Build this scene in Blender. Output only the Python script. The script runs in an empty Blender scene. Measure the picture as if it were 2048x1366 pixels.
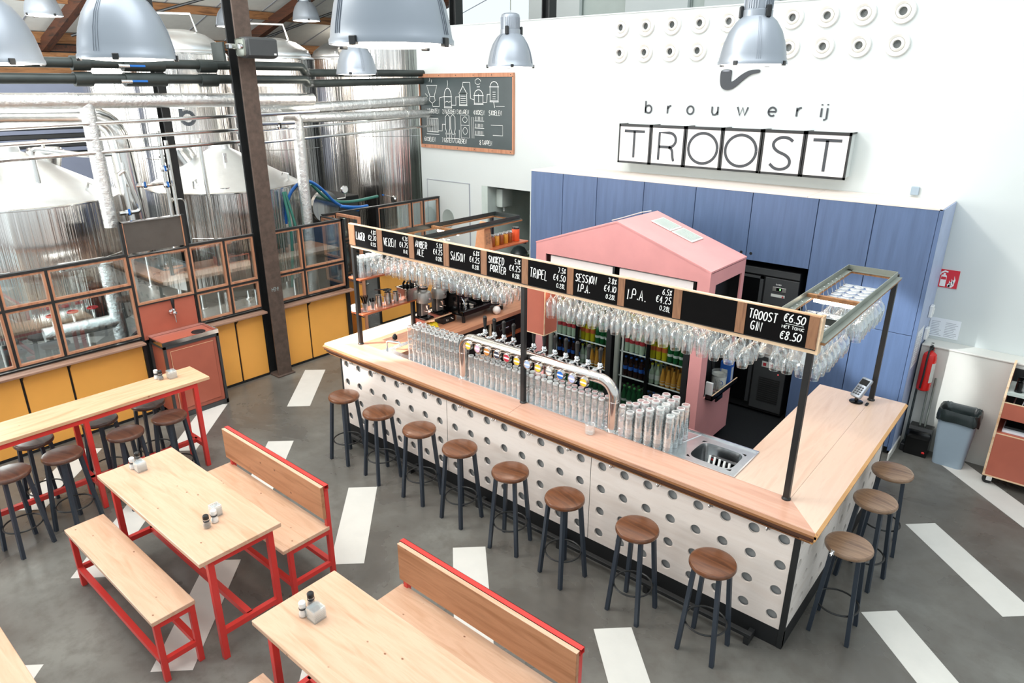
import bpy, bmesh, math, random
from math import pi, sin, cos, radians, sqrt, atan2
from mathutils import Vector, Matrix
random.seed(7)
S = 0.833            # measuring units -> metres (everything below is laid out in measuring units)
sc = bpy.context.scene
C = sc.collection
# ------------------------------------------------------------------ camera
CAMP = Vector((0.897855, -4.283220, 3.941527)); F_PX = 1362.32
yaw, pit, rol = -0.699844, 0.357684, 0.002739
fw = Vector((sin(yaw)*cos(pit), cos(yaw)*cos(pit), -sin(pit)))
r0 = Vector((cos(yaw), -sin(yaw), 0)); u0 = r0.cross(fw)
rr = cos(rol)*r0 + sin(rol)*u0; uu = -sin(rol)*r0 + cos(rol)*u0
cam = bpy.data.cameras.new('camera'); camo = bpy.data.objects.new('camera', cam); C.objects.link(camo)
cam.sensor_width = 36.0; cam.lens = F_PX/2048*36.0; cam.clip_start = 0.05; cam.clip_end = 200
m = Matrix((rr, uu, -fw)).transposed().to_4x4(); m.translation = CAMP*S
camo.matrix_world = m
sc.camera = camo
# ------------------------------------------------------------------ world, sun, window light, added fill lights, exposure
w = bpy.data.worlds.new('world'); sc.world = w; w.use_nodes = True
bgn = w.node_tree.nodes['Background']; bgn.inputs[0].default_value = (0.86, 0.95, 1.0, 1); bgn.inputs[1].default_value = 1.0
def sunlamp(name, d, energy, ang, col):
    L = bpy.data.lights.new(name, 'SUN'); L.energy = energy; L.angle = radians(ang); L.color = col
    o = bpy.data.objects.new(name, L); C.objects.link(o)
    o.rotation_euler = Vector(d).to_track_quat('-Z', 'Y').to_euler(); o.location = (0, 0, 12)
    return o
sunlamp('sun', (1.0, 0.62, -0.92), 1.0, 6.0, (1.0, 0.96, 0.9))
def area(name, loc, target, sx, sy, power, col=(1, 1, 1)):
    L = bpy.data.lights.new(name, 'AREA'); L.shape = 'RECTANGLE'; L.size = sx*S; L.size_y = sy*S; L.energy = power; L.color = col
    o = bpy.data.objects.new(name, L); C.objects.link(o); o.location = Vector(loc)*S
    o.rotation_euler = (Vector(target)-Vector(loc)).to_track_quat('-Z', 'Y').to_euler()
    return o
area('skylight', (-2.0, -1.0, 9.5), (-3.0, 1.0, 0), 9, 5, 300, (0.97, 0.99, 1.0))
area('brewery_fill', (-13.0, -7.5, 3.6), (-12.6, 0, 3.4), 9, 4.5, 800, (0.98, 1.0, 1.0))  # added area light, brightens the hall and puts highlights on the tanks
area('tank_fill', (-7.4, -3.5, 8.2), (-10.5, 1.5, 3.0), 6, 4, 430, (1.0, 1.0, 1.0))  # added area light from above to brighten the tanks
area('ceiling_fill', (-12.0, 1.0, 5.2), (-14.0, 3.0, 9.0), 6, 8, 160, (1.0, 1.0, 0.98))  # added upward area light to brighten the roof lining
def spot(name, loc, target, deg, power, col, blend=.25):
    L = bpy.data.lights.new(name, 'SPOT'); L.energy = power; L.spot_size = radians(deg); L.spot_blend = blend; L.color = col; L.shadow_soft_size = .05
    o = bpy.data.objects.new(name, L); C.objects.link(o); o.location = Vector(loc)*S
    o.rotation_euler = (Vector(target)-Vector(loc)).to_track_quat('-Z', 'Y').to_euler(); return o
spot('sun_patch_spot', (-8.6, -3.9, 7.4), (-5.2, .9, 1.1), 13, 5200, (1, .97, .92)); spot('sun_patch_spot', (-5.0, -3.5, 6.2), (-.55, 3.73, 1.35), 7, 3200, (.95, .98, 1.0), .5)  # added narrow spots standing in for sun patches on counter and cabinet
vs = sc.view_settings
vs.view_transform = 'Standard'; vs.look = 'None'; vs.gamma = 1.0; vs.use_curve_mapping = False
vs.exposure = 0.12
cy = sc.cycles
cy.max_bounces = 10; cy.transparent_max_bounces = 40; cy.diffuse_bounces = 3; cy.glossy_bounces = 4; cy.transmission_bounces = 6
cy.use_denoising = True; cy.caustics_reflective = False; cy.caustics_refractive = False
cy.sample_clamp_indirect = 6.0
# ------------------------------------------------------------------ materials
MT = {}
def nodes(name):
    mt = bpy.data.materials.new(name); mt.use_nodes = True; MT[name] = mt
    nt = mt.node_tree; return mt, nt, nt.nodes['Principled BSDF']
def setp(b, col=None, rough=None, metal=None, **k):
    if col is not None: b.inputs['Base Color'].default_value = (*col, 1)
    if rough is not None: b.inputs['Roughness'].default_value = rough
    if metal is not None: b.inputs['Metallic'].default_value = metal
    for kk, v in k.items(): b.inputs[kk.replace('_', ' ')].default_value = v
def hexc(h):
    c = [int(h[i:i+2], 16)/255 for i in (0, 2, 4)]
    return tuple(x/12.92 if x <= .04045 else ((x+.055)/1.055)**2.4 for x in c)
def ramp(nt, src, stops):
    r = nt.nodes.new('ShaderNodeValToRGB'); nt.links.new(src, r.inputs[0]); e = r.color_ramp.elements
    e[0].position, e[0].color = stops[0][0], (*stops[0][1], 1)
    e[1].position, e[1].color = stops[-1][0], (*stops[-1][1], 1)
    for p, c in stops[1:-1]:
        q = e.new(p); q.color = (*c, 1)
    return r.outputs[0]
def coords(nt, scale=(1, 1, 1), rot=(0, 0, 0)):
    t = nt.nodes.new('ShaderNodeTexCoord'); mp = nt.nodes.new('ShaderNodeMapping')
    mp.inputs['Scale'].default_value = scale; mp.inputs['Rotation'].default_value = rot
    nt.links.new(t.outputs['Object'], mp.inputs[0]); return mp.outputs[0]
def noise(nt, vec, scale, detail=4, rough=.55, dist=0):
    n = nt.nodes.new('ShaderNodeTexNoise'); nt.links.new(vec, n.inputs['Vector'])
    n.inputs['Scale'].default_value = scale; n.inputs['Detail'].default_value = detail
    n.inputs['Roughness'].default_value = rough; n.inputs['Distortion'].default_value = dist
    return n.outputs['Fac']
def bump(nt, b, h, st=.2, d=.01):
    k = nt.nodes.new('ShaderNodeBump'); k.inputs['Strength'].default_value = st; k.inputs['Distance'].default_value = d
    nt.links.new(h, k.inputs['Height']); nt.links.new(k.outputs[0], b.inputs['Normal'])
def mix(nt, a, bcol, fac):
    x = nt.nodes.new('ShaderNodeMix'); x.data_type = 'RGBA'
    nt.links.new(fac, x.inputs[0]) if not isinstance(fac, float) else setattr(x.inputs[0], 'default_value', fac)
    for s, i in ((a, 6), (bcol, 7)):
        if isinstance(s, tuple): x.inputs[i].default_value = (*s, 1)
        else: nt.links.new(s, x.inputs[i])
    return x.outputs[2]
def plain(name, h, rough=.5, metal=0., var=.06, scale=6., **k):
    mt, nt, b = nodes(name); c = hexc(h) if isinstance(h, str) else h
    setp(b, c, rough, metal, **k)
    if var:
        n = noise(nt, coords(nt), scale)
        o = ramp(nt, n, [(.3, tuple(x*(1-var) for x in c)), (.7, tuple(min(1, x*(1+var)) for x in c))])
        nt.links.new(o, b.inputs['Base Color'])
    return mt
def wood(name, light, dark, axis=0, rough=.45, knots=0., rings=1.0, coat=0., knotcol=(.18, .07, .03), sc_=1.0):
    mt, nt, b = nodes(name); L, D = hexc(light), hexc(dark)
    s = [9*sc_, 9*sc_, 9*sc_]; s[axis] = .9*sc_
    v = coords(nt, tuple(s))
    n1 = noise(nt, v, 1.6, 3, .5, .6*rings); n2 = noise(nt, v, 9, 5, .7)
    c1 = ramp(nt, n1, [(.32, D), (.5, L), (.66, tuple(.5*(x+y) for x, y in zip(L, D)))])
    c2 = mix(nt, c1, tuple(x*.8 for x in D), ramp(nt, n2, [(.52, (0, 0, 0)), (.85, (.5, .5, .5))]))
    if knots:
        s2 = [2.6, 2.6, 2.6]; s2[axis] = 1.9
        vo = nt.nodes.new('ShaderNodeTexVoronoi'); nt.links.new(coords(nt, tuple(s2)), vo.inputs['Vector']); vo.inputs['Scale'].default_value = 1.6*knots
        k = ramp(nt, vo.outputs['Distance'], [(.035, (1, 1, 1)), (.085, (0, 0, 0))])
        c2 = mix(nt, c2, knotcol, k)
    nt.links.new(c2, b.inputs['Base Color']); setp(b, None, rough, 0)
    if coat: b.inputs['Coat Weight'].default_value = coat; b.inputs['Coat Roughness'].default_value = .15
    bump(nt, b, n2, .06, .003)
    return mt
def emit(name, col, st):
    mt, nt, b = nodes(name); setp(b, col, .5); b.inputs['Emission Color'].default_value = (*col, 1); b.inputs['Emission Strength'].default_value = st
    return mt
def glass(name, tint=(1, 1, 1), base=.05, edge=.7, milk=0., rough=.03, opac=0.):
    mt = bpy.data.materials.new(name); mt.use_nodes = True; MT[name] = mt; nt = mt.node_tree; nt.nodes.clear()
    out = nt.nodes.new('ShaderNodeOutputMaterial'); tr = nt.nodes.new('ShaderNodeBsdfTransparent'); gl = nt.nodes.new('ShaderNodeBsdfGlossy')
    tr.inputs[0].default_value = (*tint, 1); gl.inputs['Roughness'].default_value = rough; gl.inputs[0].default_value = (.95, 1, 1, 1)
    lw = nt.nodes.new('ShaderNodeLayerWeight'); lw.inputs[0].default_value = .35
    mr = nt.nodes.new('ShaderNodeMapRange'); nt.links.new(lw.outputs['Facing'], mr.inputs[0])
    mr.inputs['To Min'].default_value = base; mr.inputs['To Max'].default_value = edge
    ms = nt.nodes.new('ShaderNodeMixShader'); nt.links.new(mr.outputs[0], ms.inputs[0]); nt.links.new(tr.outputs[0], ms.inputs[1]); nt.links.new(gl.outputs[0], ms.inputs[2])
    last = ms.outputs[0]
    if milk:  # white diffuse share brightens clear glass as strong light would
        df = nt.nodes.new('ShaderNodeBsdfDiffuse'); df.inputs[0].default_value = (.92, .95, .94, 1)
        m2 = nt.nodes.new('ShaderNodeMixShader'); m2.inputs[0].default_value = milk; nt.links.new(last, m2.inputs[1]); nt.links.new(df.outputs[0], m2.inputs[2]); last = m2.outputs[0]
    nt.links.new(last, out.inputs[0]); return mt
def steel(name, col=(.62, .61, .58), rough=.22, streak=1., vert=True, bst=.35, freq=1.0):
    mt, nt, b = nodes(name); setp(b, col, rough, 1.0)
    s = (7*freq, 7*freq, .05) if vert else (.05, 7*freq, 7*freq)
    n = noise(nt, coords(nt, s), 1.0, 3, .6)
    o = ramp(nt, n, [(.3, tuple(x*(1-.45*streak) for x in col)), (.5, col), (.7, tuple(min(1, x*(1+.5*streak)) for x in col))])  # colour bands paint streaky reflections into the steel
    nt.links.new(o, b.inputs['Base Color'])
    bump(nt, b, n, bst, .05)
    return mt
# floor
mt, nt, b = nodes('concrete')
v = coords(nt); n1 = noise(nt, v, .8, 5, .6, .4); n2 = noise(nt, v, 7, 6, .65)
c1 = ramp(nt, n1, [(.3, hexc('4e4a45')), (.5, hexc('65635d')), (.72, hexc('7c7c75'))])
nt.links.new(mix(nt, c1, hexc('57524b'), ramp(nt, n2, [(.45, (0, 0, 0)), (.75, (.75, .75, .75))])), b.inputs['Base Color'])
nt.links.new(ramp(nt, n1, [(.3, (.22, .22, .22)), (.7, (.38, .38, .38))]), b.inputs['Roughness'])
plain('stripe_white', 'd2d0c8', .45, var=.03); plain('wall_white', 'ced4d2', .8, var=.015, scale=1.5)
plain('low_wall', 'd2d2ca', .75, var=.02); plain('ceiling_white', 'e4e6e0', .8, var=.03); plain('kitchen_tile', 'a3aea9', .3, var=.03); plain('grout', '87918d', .8)
plain('kitchen_wall', 'bcc8c2', .6)
mt, nt, b = nodes('blue_board'); c = hexc('576b8d'); setp(b, c, .5)
n = noise(nt, coords(nt, (9, 9, .6)), 2.2, 5, .6)
nt.links.new(ramp(nt, n, [(.3, tuple(x*.86 for x in c)), (.7, tuple(x*1.12 for x in c))]), b.inputs['Base Color'])
plain('pale_blue', 'a9b6d2', .5); plain('pink_paint', 'e09c9a', .5, var=.05, scale=3); plain('terracotta', 'b0604c', .45, var=.06, scale=4)
plain('terracotta_edge', 'e0b48e', .5); plain('yellow_paint', 'f9b254', .5, var=.04, scale=2); plain('red_steel', 'd23a34', .35, var=.05)
plain('black_steel', '2b2c2c', .4, .3, var=.15); plain('dark_grey', '3a3c3d', .5); plain('black_matt', '121314', .6); plain('black_gloss', '0b0c0d', .15)
plain('stool_leg', '323a44', .45, .2); plain('column_brown', '54453c', .7, .1, var=.25, scale=14); plain('board_black', '0b0a0a', .9, var=.12, Specular_IOR_Level=.12)
plain('slate_grey', '55504b', .35, .2, var=.1); plain('rubber_floor', '16181a', .5, var=.3, scale=60); plain('white_plastic', 'e6e8e6', .35); plain('grey_plastic', '96a6b2', .45, var=.02)
plain('bag_black', '262e2e', .28, var=.2, scale=12); plain('red_paint', 'c8201c', .25); plain('sign_red', 'd42c3c', .45, var=0); plain('sign_white', 'f0f0ee', .5, var=0)
plain('paper', 'e4e8ec', .7, var=.02); plain('ink', '3c4044', .6, var=0); plain('ink_grey', '9a9ea6', .6, var=0); plain('chalk', 'eef0ec', .9, var=0); plain('chalk_dim', '9fb0ae', .9, var=0)
plain('chalkboard', '3a4546', .3, var=.1, scale=3); plain('lamp_alu', '9ba2aa', .38, .5, var=.02); plain('plastic_black', '17191a', .4); plain('chrome', (.8, .8, .8), .12, 1., var=0)
plain('tower_metal', (.66, .62, .58), .16, 1., var=.05); plain('sink_steel', (.62, .64, .65), .25, 1., var=.08, scale=14); plain('angle_steel', '8e938a', .4, .5, var=.1); plain('angle_dark', '3c4240', .4, .4, var=.15)
plain('hose_green', '3f7f72', .4); plain('hose_blue', '1d66b4', .4); plain('orange_tin', 'e2582a', .4); plain('paper_bag', 'c08a64', .8, var=.1, scale=20); plain('leek_green', '6f9a44', .5, var=.2, scale=20)
plain('amber', '8a4212', .2, var=.2); plain('amber_light', 'c98a2a', .2); plain('cloth_yellow', 'dcc21e', .8); plain('pepper', '2c2320', .5, var=.4, scale=60); plain('salt', 'f2f2f0', .6)
plain('wall_purple', '8f97ac', .7, var=.06, scale=2); plain('wall_dark', '3a3f42', .7, var=.15, scale=2); plain('vent_white', 'e8e6e0', .5, var=0); plain('vent_hole', '14201f', .8, var=0); plain('panel_grey', 'b9c3bd', .6, var=.03)
plain('backing_grey', '8d8f8e', .8, var=.04); plain('tyre', '141414', .6); plain('brush_black', '0c0c0c', .9); plain('milk_glass', 'efebe4', .2); plain('grinder_grey', 'a5a39e', .3, .6)
plain('ceramic', 'e6ddd0', .2); plain('green_bottle', '17502a', .12); plain('blue_bottle', '1d4f9c', .15); plain('juice_yellow', 'a89c1c', .12); plain('juice_amber', 'c28a3a', .12); plain('juice_pink', 'c98a6c', .12); plain('cola', '281410', .1); plain('clear_drink', '9fae9a', .1)
plain('label_red', 'a83038', .5); plain('label_white', 'c4c8c2', .5); plain('label_blue', '2458a8', .5); plain('label_green', '3ea24a', .5); plain('cap_gold', 'c8a860', .3, .7); plain('cap_yellow', 'd0cc2a', .4); plain('cap_silver', 'c8c8c4', .3, .7); plain('label_orange', 'b8562a', .5)
wood('pine', 'd6b194', 'c59b7b', 0, .42, 2.4, coat=.15, knotcol=hexc('7e4e30')); wood('pine_y', 'd8b08c', 'c4966f', 1, .42, 1.6, knotcol=hexc('8a5836')); wood('pine_back', 'b9845f', 'a06c48', 0, .45, 1.6, knotcol=hexc('6a3a20'))
wood('counter_wood', 'd8aa93', 'c9977e', 0, .3, rings=1.6, coat=.25, sc_=.5); wood('counter_wood_y', 'e2c4ae', 'd8b69e', 1, .3, rings=1.8, coat=.25, sc_=.5); wood('counter_in', 'd49a78', 'c08261', 1, .35, rings=1.2, sc_=.6)
wood('edge_wood', '9a6a42', '74482a', 0, .45); wood('edge_wood_y', 'cf9c62', 'b57f48', 1, .45); wood('birch', 'e8dcd2', 'dfd0c4', 0, .5, rings=1.4, sc_=.5); wood('birch_y', 'ebe2da', 'e2d7cc', 1, .5, rings=1.4, sc_=.5); wood('board_edge', 'e9cdaa', 'cfa37c', 0, .5)
wood('seat_wood', '704429', '4c2c1a', 0, .28, coat=.4, sc_=1.4); wood('seat_wood_light', '94765c', '6e5240', 0, .3, coat=.4, sc_=1.4); wood('seat_wood_dark', '5c3c2e', '3e2820', 0, .3, coat=.4, sc_=1.4)
wood('oak_slip', '93694a', '6e4a33', 2, .6, sc_=2); wood('frame_wood', 'c18a6a', 'a56e50', 2, .5); wood('sill_wood', 'a3806c', '85624e', 1, .4); wood('beam_wood', 'a4744a', '6e4a2e', 1, .7); wood('rafter_wood', '5a3420', '36241a', 0, .7); wood('walnut_shelf', 'b4643e', '94492c', 1, .35)
emit('lamp_glow', (1.0, .93, .84), 5.0); emit('led', (1.0, .84, .66), 9.0); emit('sign_glow', (.86, .79, .76), .12); emit('fridge_glow', (.95, .95, .9), .15); emit('display_green', (.3, 1.0, .3), 1.2); emit('indicator_red', (1, .1, .1), 2.0); emit('tube_cool', (.95, 1, 1), 6.0)
glass('glass', milk=.03, base=.06, edge=.85); glass('wine', milk=.0, base=.07, edge=1.0); glass('glass_rim', milk=.5, base=.2, edge=.95); glass('glass_whitened', milk=.06, base=.08, edge=.9); glass('pane', tint=(.9, .95, .96), base=.07, edge=.8, rough=.0); glass('fridge_pane', tint=(.93, .96, .95), base=.04, edge=.5, rough=.0)  # white share paints a lit look into clear glass bodies and rims
glass('jar_glass', milk=.12, base=.12, edge=.8)
steel('tank_steel', (.82, .78, .74), .15, .5, bst=.3, freq=2.6); steel('cone_steel', (.95, .97, .98), .34, .06, bst=.05); steel('pipe_steel', (.76, .75, .72), .2, .2, bst=.05)
mt, nt, b = nodes('foil'); setp(b, (.86, .86, .84), .25, 1.0); bump(nt, b, noise(nt, coords(nt), 16, 5, .7), .5, .03)
MEDAL = ['e6c93c', 'd9b4cc', 'c98338', '3b4150', 'c23346', 'e8c33a', 'a9bfe0', 'dfc93e', 'e6e2dc', '2f74cc', 'b9c0e6', 'ecc83e']
for i, h in enumerate(MEDAL): plain('medal_%d' % i, h, .35, var=0)
# ------------------------------------------------------------------ mesh building
class M:
    def __init__(s): s.v = []; s.f = []
    def add(s, vs, fs):
        o = len(s.v); s.v += [tuple(p) for p in vs]; s.f += [tuple(i+o for i in f) for f in fs]; return s
    def box(s, x0, x1, y0, y1, z0, z1):
        return s.add([(x0,y0,z0),(x1,y0,z0),(x1,y1,z0),(x0,y1,z0),(x0,y0,z1),(x1,y0,z1),(x1,y1,z1),(x0,y1,z1)],
                     [(0,3,2,1),(4,5,6,7),(0,1,5,4),(1,2,6,5),(2,3,7,6),(3,0,4,7)])
    def cbox(s, x0, x1, y0, y1, z0, z1, b=.006, seg=1):
        bm = bmesh.new(); bmesh.ops.create_cube(bm, size=1)
        for q in bm.verts: q.co = Vector(((x0+x1)/2+q.co.x*(x1-x0), (y0+y1)/2+q.co.y*(y1-y0), (z0+z1)/2+q.co.z*(z1-z0)))
        bmesh.ops.bevel(bm, geom=list(bm.edges), offset=b, segments=seg, affect='EDGES', profile=.5)
        bm.verts.index_update(); s.add([q.co for q in bm.verts], [[q.index for q in f.verts] for f in bm.faces]); bm.free(); return s
    def quad(s, a, b, c, d): return s.add([a, b, c, d], [(0, 1, 2, 3)])
    def cyl(s, p, q, r, r2=None, n=16, cap=True):
        p, q = Vector(p), Vector(q); r2 = r if r2 is None else r2; d = (q-p).normalized()
        a = d.orthogonal().normalized(); b = d.cross(a); vs = []
        for c_, rad in ((p, r), (q, r2)):
            vs += [c_+(a*cos(2*pi*i/n)+b*sin(2*pi*i/n))*rad for i in range(n)]
        fs = [(i, (i+1) % n, n+(i+1) % n, n+i) for i in range(n)]
        if cap: fs += [tuple(range(n))[::-1], tuple(range(n, 2*n))]
        return s.add(vs, fs)
    def bar(s, p, q, w, h=None, up=(0, 0, 1)):
        p, q = Vector(p), Vector(q); h = w if h is None else h; d = (q-p).normalized(); u = Vector(up)
        if abs(d.dot(u)) > .98: u = Vector((1, 0, 0))
        a = d.cross(u).normalized(); b = a.cross(d)
        vs = [c_+a*i*w/2+b*j*h/2 for c_ in (p, q) for i, j in ((-1,-1),(1,-1),(1,1),(-1,1))]
        return s.add(vs, [(0,3,2,1),(4,5,6,7),(0,1,5,4),(1,2,6,5),(2,3,7,6),(3,0,4,7)])
    def tube(s, pts, r, n=10, closed=False, cap=True):
        P = [Vector(p) for p in pts]; N = len(P); rs = r if isinstance(r, (list, tuple)) else [r]*N
        T = []
        for i in range(N):
            a = P[(i-1) % N] if (closed or i > 0) else P[i]; b = P[(i+1) % N] if (closed or i < N-1) else P[i]
            T.append((b-a).normalized())
        nrm = T[0].orthogonal().normalized(); vs = []
        for i in range(N):
            nrm = (nrm-T[i]*nrm.dot(T[i])).normalized(); bi = T[i].cross(nrm)
            vs += [P[i]+(nrm*cos(2*pi*k/n)+bi*sin(2*pi*k/n))*rs[i] for k in range(n)]
        fs = [(i*n+k, i*n+(k+1) % n, ((i+1) % N)*n+(k+1) % n, ((i+1) % N)*n+k) for i in range(N if closed else N-1) for k in range(n)]
        if cap and not closed: fs += [tuple(range(n))[::-1], tuple(range((N-1)*n, N*n))]
        return s.add(vs, fs)
    def lathe(s, prof, c_=(0, 0, 0), n=20, axis='z', capb=False, capt=False):
        vs = []; cx, cy_, cz = c_
        for r, h in prof:
            for k in range(n):
                a = 2*pi*k/n; x, y = r*cos(a), r*sin(a)
                vs.append((cx+x, cy_+y, cz+h) if axis == 'z' else ((cx+x, cy_+h, cz+y) if axis == 'y' else (cx+h, cy_+x, cz+y)))
        m_ = len(prof)
        fs = [(i*n+k, i*n+(k+1) % n, (i+1)*n+(k+1) % n, (i+1)*n+k) for i in range(m_-1) for k in range(n)]
        if capb: fs.append(tuple(range(n))[::-1])
        if capt: fs.append(tuple(range((m_-1)*n, m_*n)))
        return s.add(vs, fs)
    def prism(s, poly, axis, a, b):
        def P(u, v, t): return {'x': (t, u, v), 'y': (u, t, v), 'z': (u, v, t)}[axis]
        n = len(poly); vs = [P(u, v, a) for u, v in poly]+[P(u, v, b) for u, v in poly]
        return s.add(vs, [tuple(range(n)), tuple(range(n, 2*n))[::-1]]+[(i, n+i, n+(i+1) % n, (i+1) % n) for i in range(n)])
    def xf(s, mat):
        s.v = [tuple(mat @ Vector(p)) for p in s.v]; return s
    def build(s, name, mat, parent=None, smooth=False, org=None, ang=35, mat2=None, pred=None):
        me = bpy.data.meshes.new(name)
        if org is None and parent is not None: org = parent.get('_org', (0, 0, 0))
        o_ = org or (0, 0, 0)
        me.from_pydata([(x-o_[0], y-o_[1], z-o_[2]) for x, y, z in s.v], [], s.f)
        bm = bmesh.new(); bm.from_mesh(me); bmesh.ops.recalc_face_normals(bm, faces=bm.faces); bm.to_mesh(me); bm.free()
        me.materials.append(MT[mat])
        if mat2:
            me.materials.append(MT[mat2])
            for f in me.polygons:
                if pred(f.center): f.material_index = 1
        if smooth:
            me.shade_smooth(); me.set_sharp_from_angle(angle=radians(ang))
        o = bpy.data.objects.new(name, me); C.objects.link(o)
        if parent is not None:
            o.parent = parent; o['_org'] = list(o_)
        return o
def X_(o, name, mat, fn, smooth=False, label=None, parent=None):
    m_ = M(); fn(m_); p = m_.build(name, mat, o if parent is None else parent, smooth)
    if label: p['label'] = label
    return p
def thing(name, label, cat, loc=(0, 0, 0), group=None, rz=0):
    o = bpy.data.objects.new(name, None); C.objects.link(o); o.location = loc; o.rotation_euler.z = rz; o.empty_display_size = .1
    o['label'] = label; o['category'] = cat; o['_org'] = list(loc) if not rz else [0, 0, 0]
    if group: o['group'] = group
    return o
def proto(name, label, cat, group=None):     # built around its own origin, moved afterwards
    o = thing(name, label, cat, (0, 0, 0), group); return o
def tag(o, label, cat, group=None):
    o['label'] = label; o['category'] = cat
    if group: o['group'] = group
    return o
def kids(o): return [c for c in KID.get(o.name, [])]
KID = {}
def index_kids():
    KID.clear()
    for o in C.objects:
        if o.parent: KID.setdefault(o.parent.name, []).append(o)
def dup(o, loc=None, rz=None, label=None, parent=None, first=True):
    c_ = o.copy(); C.objects.link(c_)
    if parent is not None: c_.parent = parent
    if loc is not None: c_.location = loc
    if rz is not None: c_.rotation_euler = (0, 0, rz) if not isinstance(rz, tuple) else rz
    if label: c_['label'] = label
    for k in KID.get(o.name, []): dup(k, parent=c_)
    return c_
def struct(name, mat, fn, parent=None, smooth=False, label=None):
    m_ = M(); fn(m_); o = m_.build(name, mat, parent, smooth)
    if parent is None: o['kind'] = 'structure'
    if label: o['label'] = label
    return o
# ------------------------------------------------------------------ stroke lettering
GL = dict(A="00 39 60|13 53", B="00 09 49 58 56 45 05|45 64 61 50 00", C="68 39 07 02 30 61", D="00 09 39 67 62 30 00", E="60 00 09 69|05 45", F="00 09 69|05 45",
 G="68 39 07 02 30 61 64 34", H="00 09|60 69|05 65", I="30 39 18|10 50", J="59 52 30 01", K="00 09|69 04 60", L="09 00 50", M="00 09 34 69 60", N="00 09 60 69", O="30 02 07 39 67 62 30",
 P="00 09 49 67 64 44 04", R="00 09 49 67 64 44 04|34 60", S="68 39 08 06 54 62 30 01", T="09 69|39 30", U="09 02 30 62 69", V="09 30 69", W="09 20 36 40 69", X="00 69|09 60", Y="09 35 69|35 30", Z="09 69 00 60")
GL.update({'0': "30 02 07 39 67 62 30", '1': "17 39 30", '2': "07 29 58 56 00 60", '3': "08 39 58 56 35 64 62 30 01", '4': "49 03 63|48 40", '5': "69 19 15 45 63 61 30 01", '6': "59 16 02 30 61 63 45 14",
 '7': "09 69 20", '8': "35 07 29 49 67 35 02 20 40 62 35", '€': "68 39 07 02 30 61|*06 46|*04 44", '%': "60 69 60|09 18 07 09|51 62 60 51", '.': "30 31", '-': "15 55", '/': "00 69", '!': "39 33|30 31"})
GL['%'] = "10 59|07 18 27 06 07|42 53 62 41 42"
ROUND = set("BCDGOPRSU02356789€")
def chaikin(P, it=2):
    if len(P) < 3: return P
    closed = P[0] == P[-1]
    for _ in range(it):
        Q = [P[0]] if not closed else []
        for a, b in zip(P[:-1], P[1:]):
            Q += [(.75*a[0]+.25*b[0], .75*a[1]+.25*b[1]), (.25*a[0]+.75*b[0], .25*a[1]+.75*b[1])]
        if closed: Q.append(Q[0])
        else: Q.append(P[-1])
        P = Q
    return P
def ribbon(m_, P, w_, org, U, V, closed=False):
    N = len(P)
    if N < 2: return
    L = []; R = []
    closed = P[0] == P[-1] and N > 3
    for i in range(N):
        a = P[i-1] if i > 0 else (P[-2] if closed else P[i]); b = P[i+1] if i < N-1 else (P[1] if closed else P[i])
        dx, dy = b[0]-a[0], b[1]-a[1]; l = math.hypot(dx, dy) or 1; nx, ny = -dy/l*w_/2, dx/l*w_/2
        L.append((P[i][0]+nx, P[i][1]+ny)); R.append((P[i][0]-nx, P[i][1]-ny))
    o = Vector(org); U, V = Vector(U), Vector(V)
    m_.add([o+U*x+V*y for x, y in L+R], [(i, i+1, N+i+1, N+i) for i in range(N-1)])
def text(m_, s, org, U, V, h, w_, adv=.72, slant=0., cw=.6, jit=0., center=False, right=False):
    tot = sum((.5 if ch in '.I1 ' else 1)*adv*h for ch in s)
    x = -tot/2 if center else (-tot if right else 0)
    for ch in s:
        k = .5 if ch in '.1I ' else 1
        if ch != ' ':
            g = GL[ch]; jy = random.uniform(-jit, jit)*h
            for st in g.split('|'):
                rd = ch in ROUND and not st.startswith('*'); st = st.lstrip('*')
                P = [(int(a[0])/6*h*cw*(k if ch in 'I1' else 1)-(h*cw*.2 if ch == '.' else 0), int(a[1])/9*h) for a in st.split()]
                if rd: P = chaikin(P)
                ribbon(m_, [(x+px+slant*py, py+jy) for px, py in P], w_, org, U, V)
        x += k*adv*h
    return x
def circ(cx, cy_, r, n=24, a0=0, a1=2*pi): return [(cx+r*cos(a0+(a1-a0)*i/n), cy_+r*sin(a0+(a1-a0)*i/n)) for i in range(n+1)]
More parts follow.
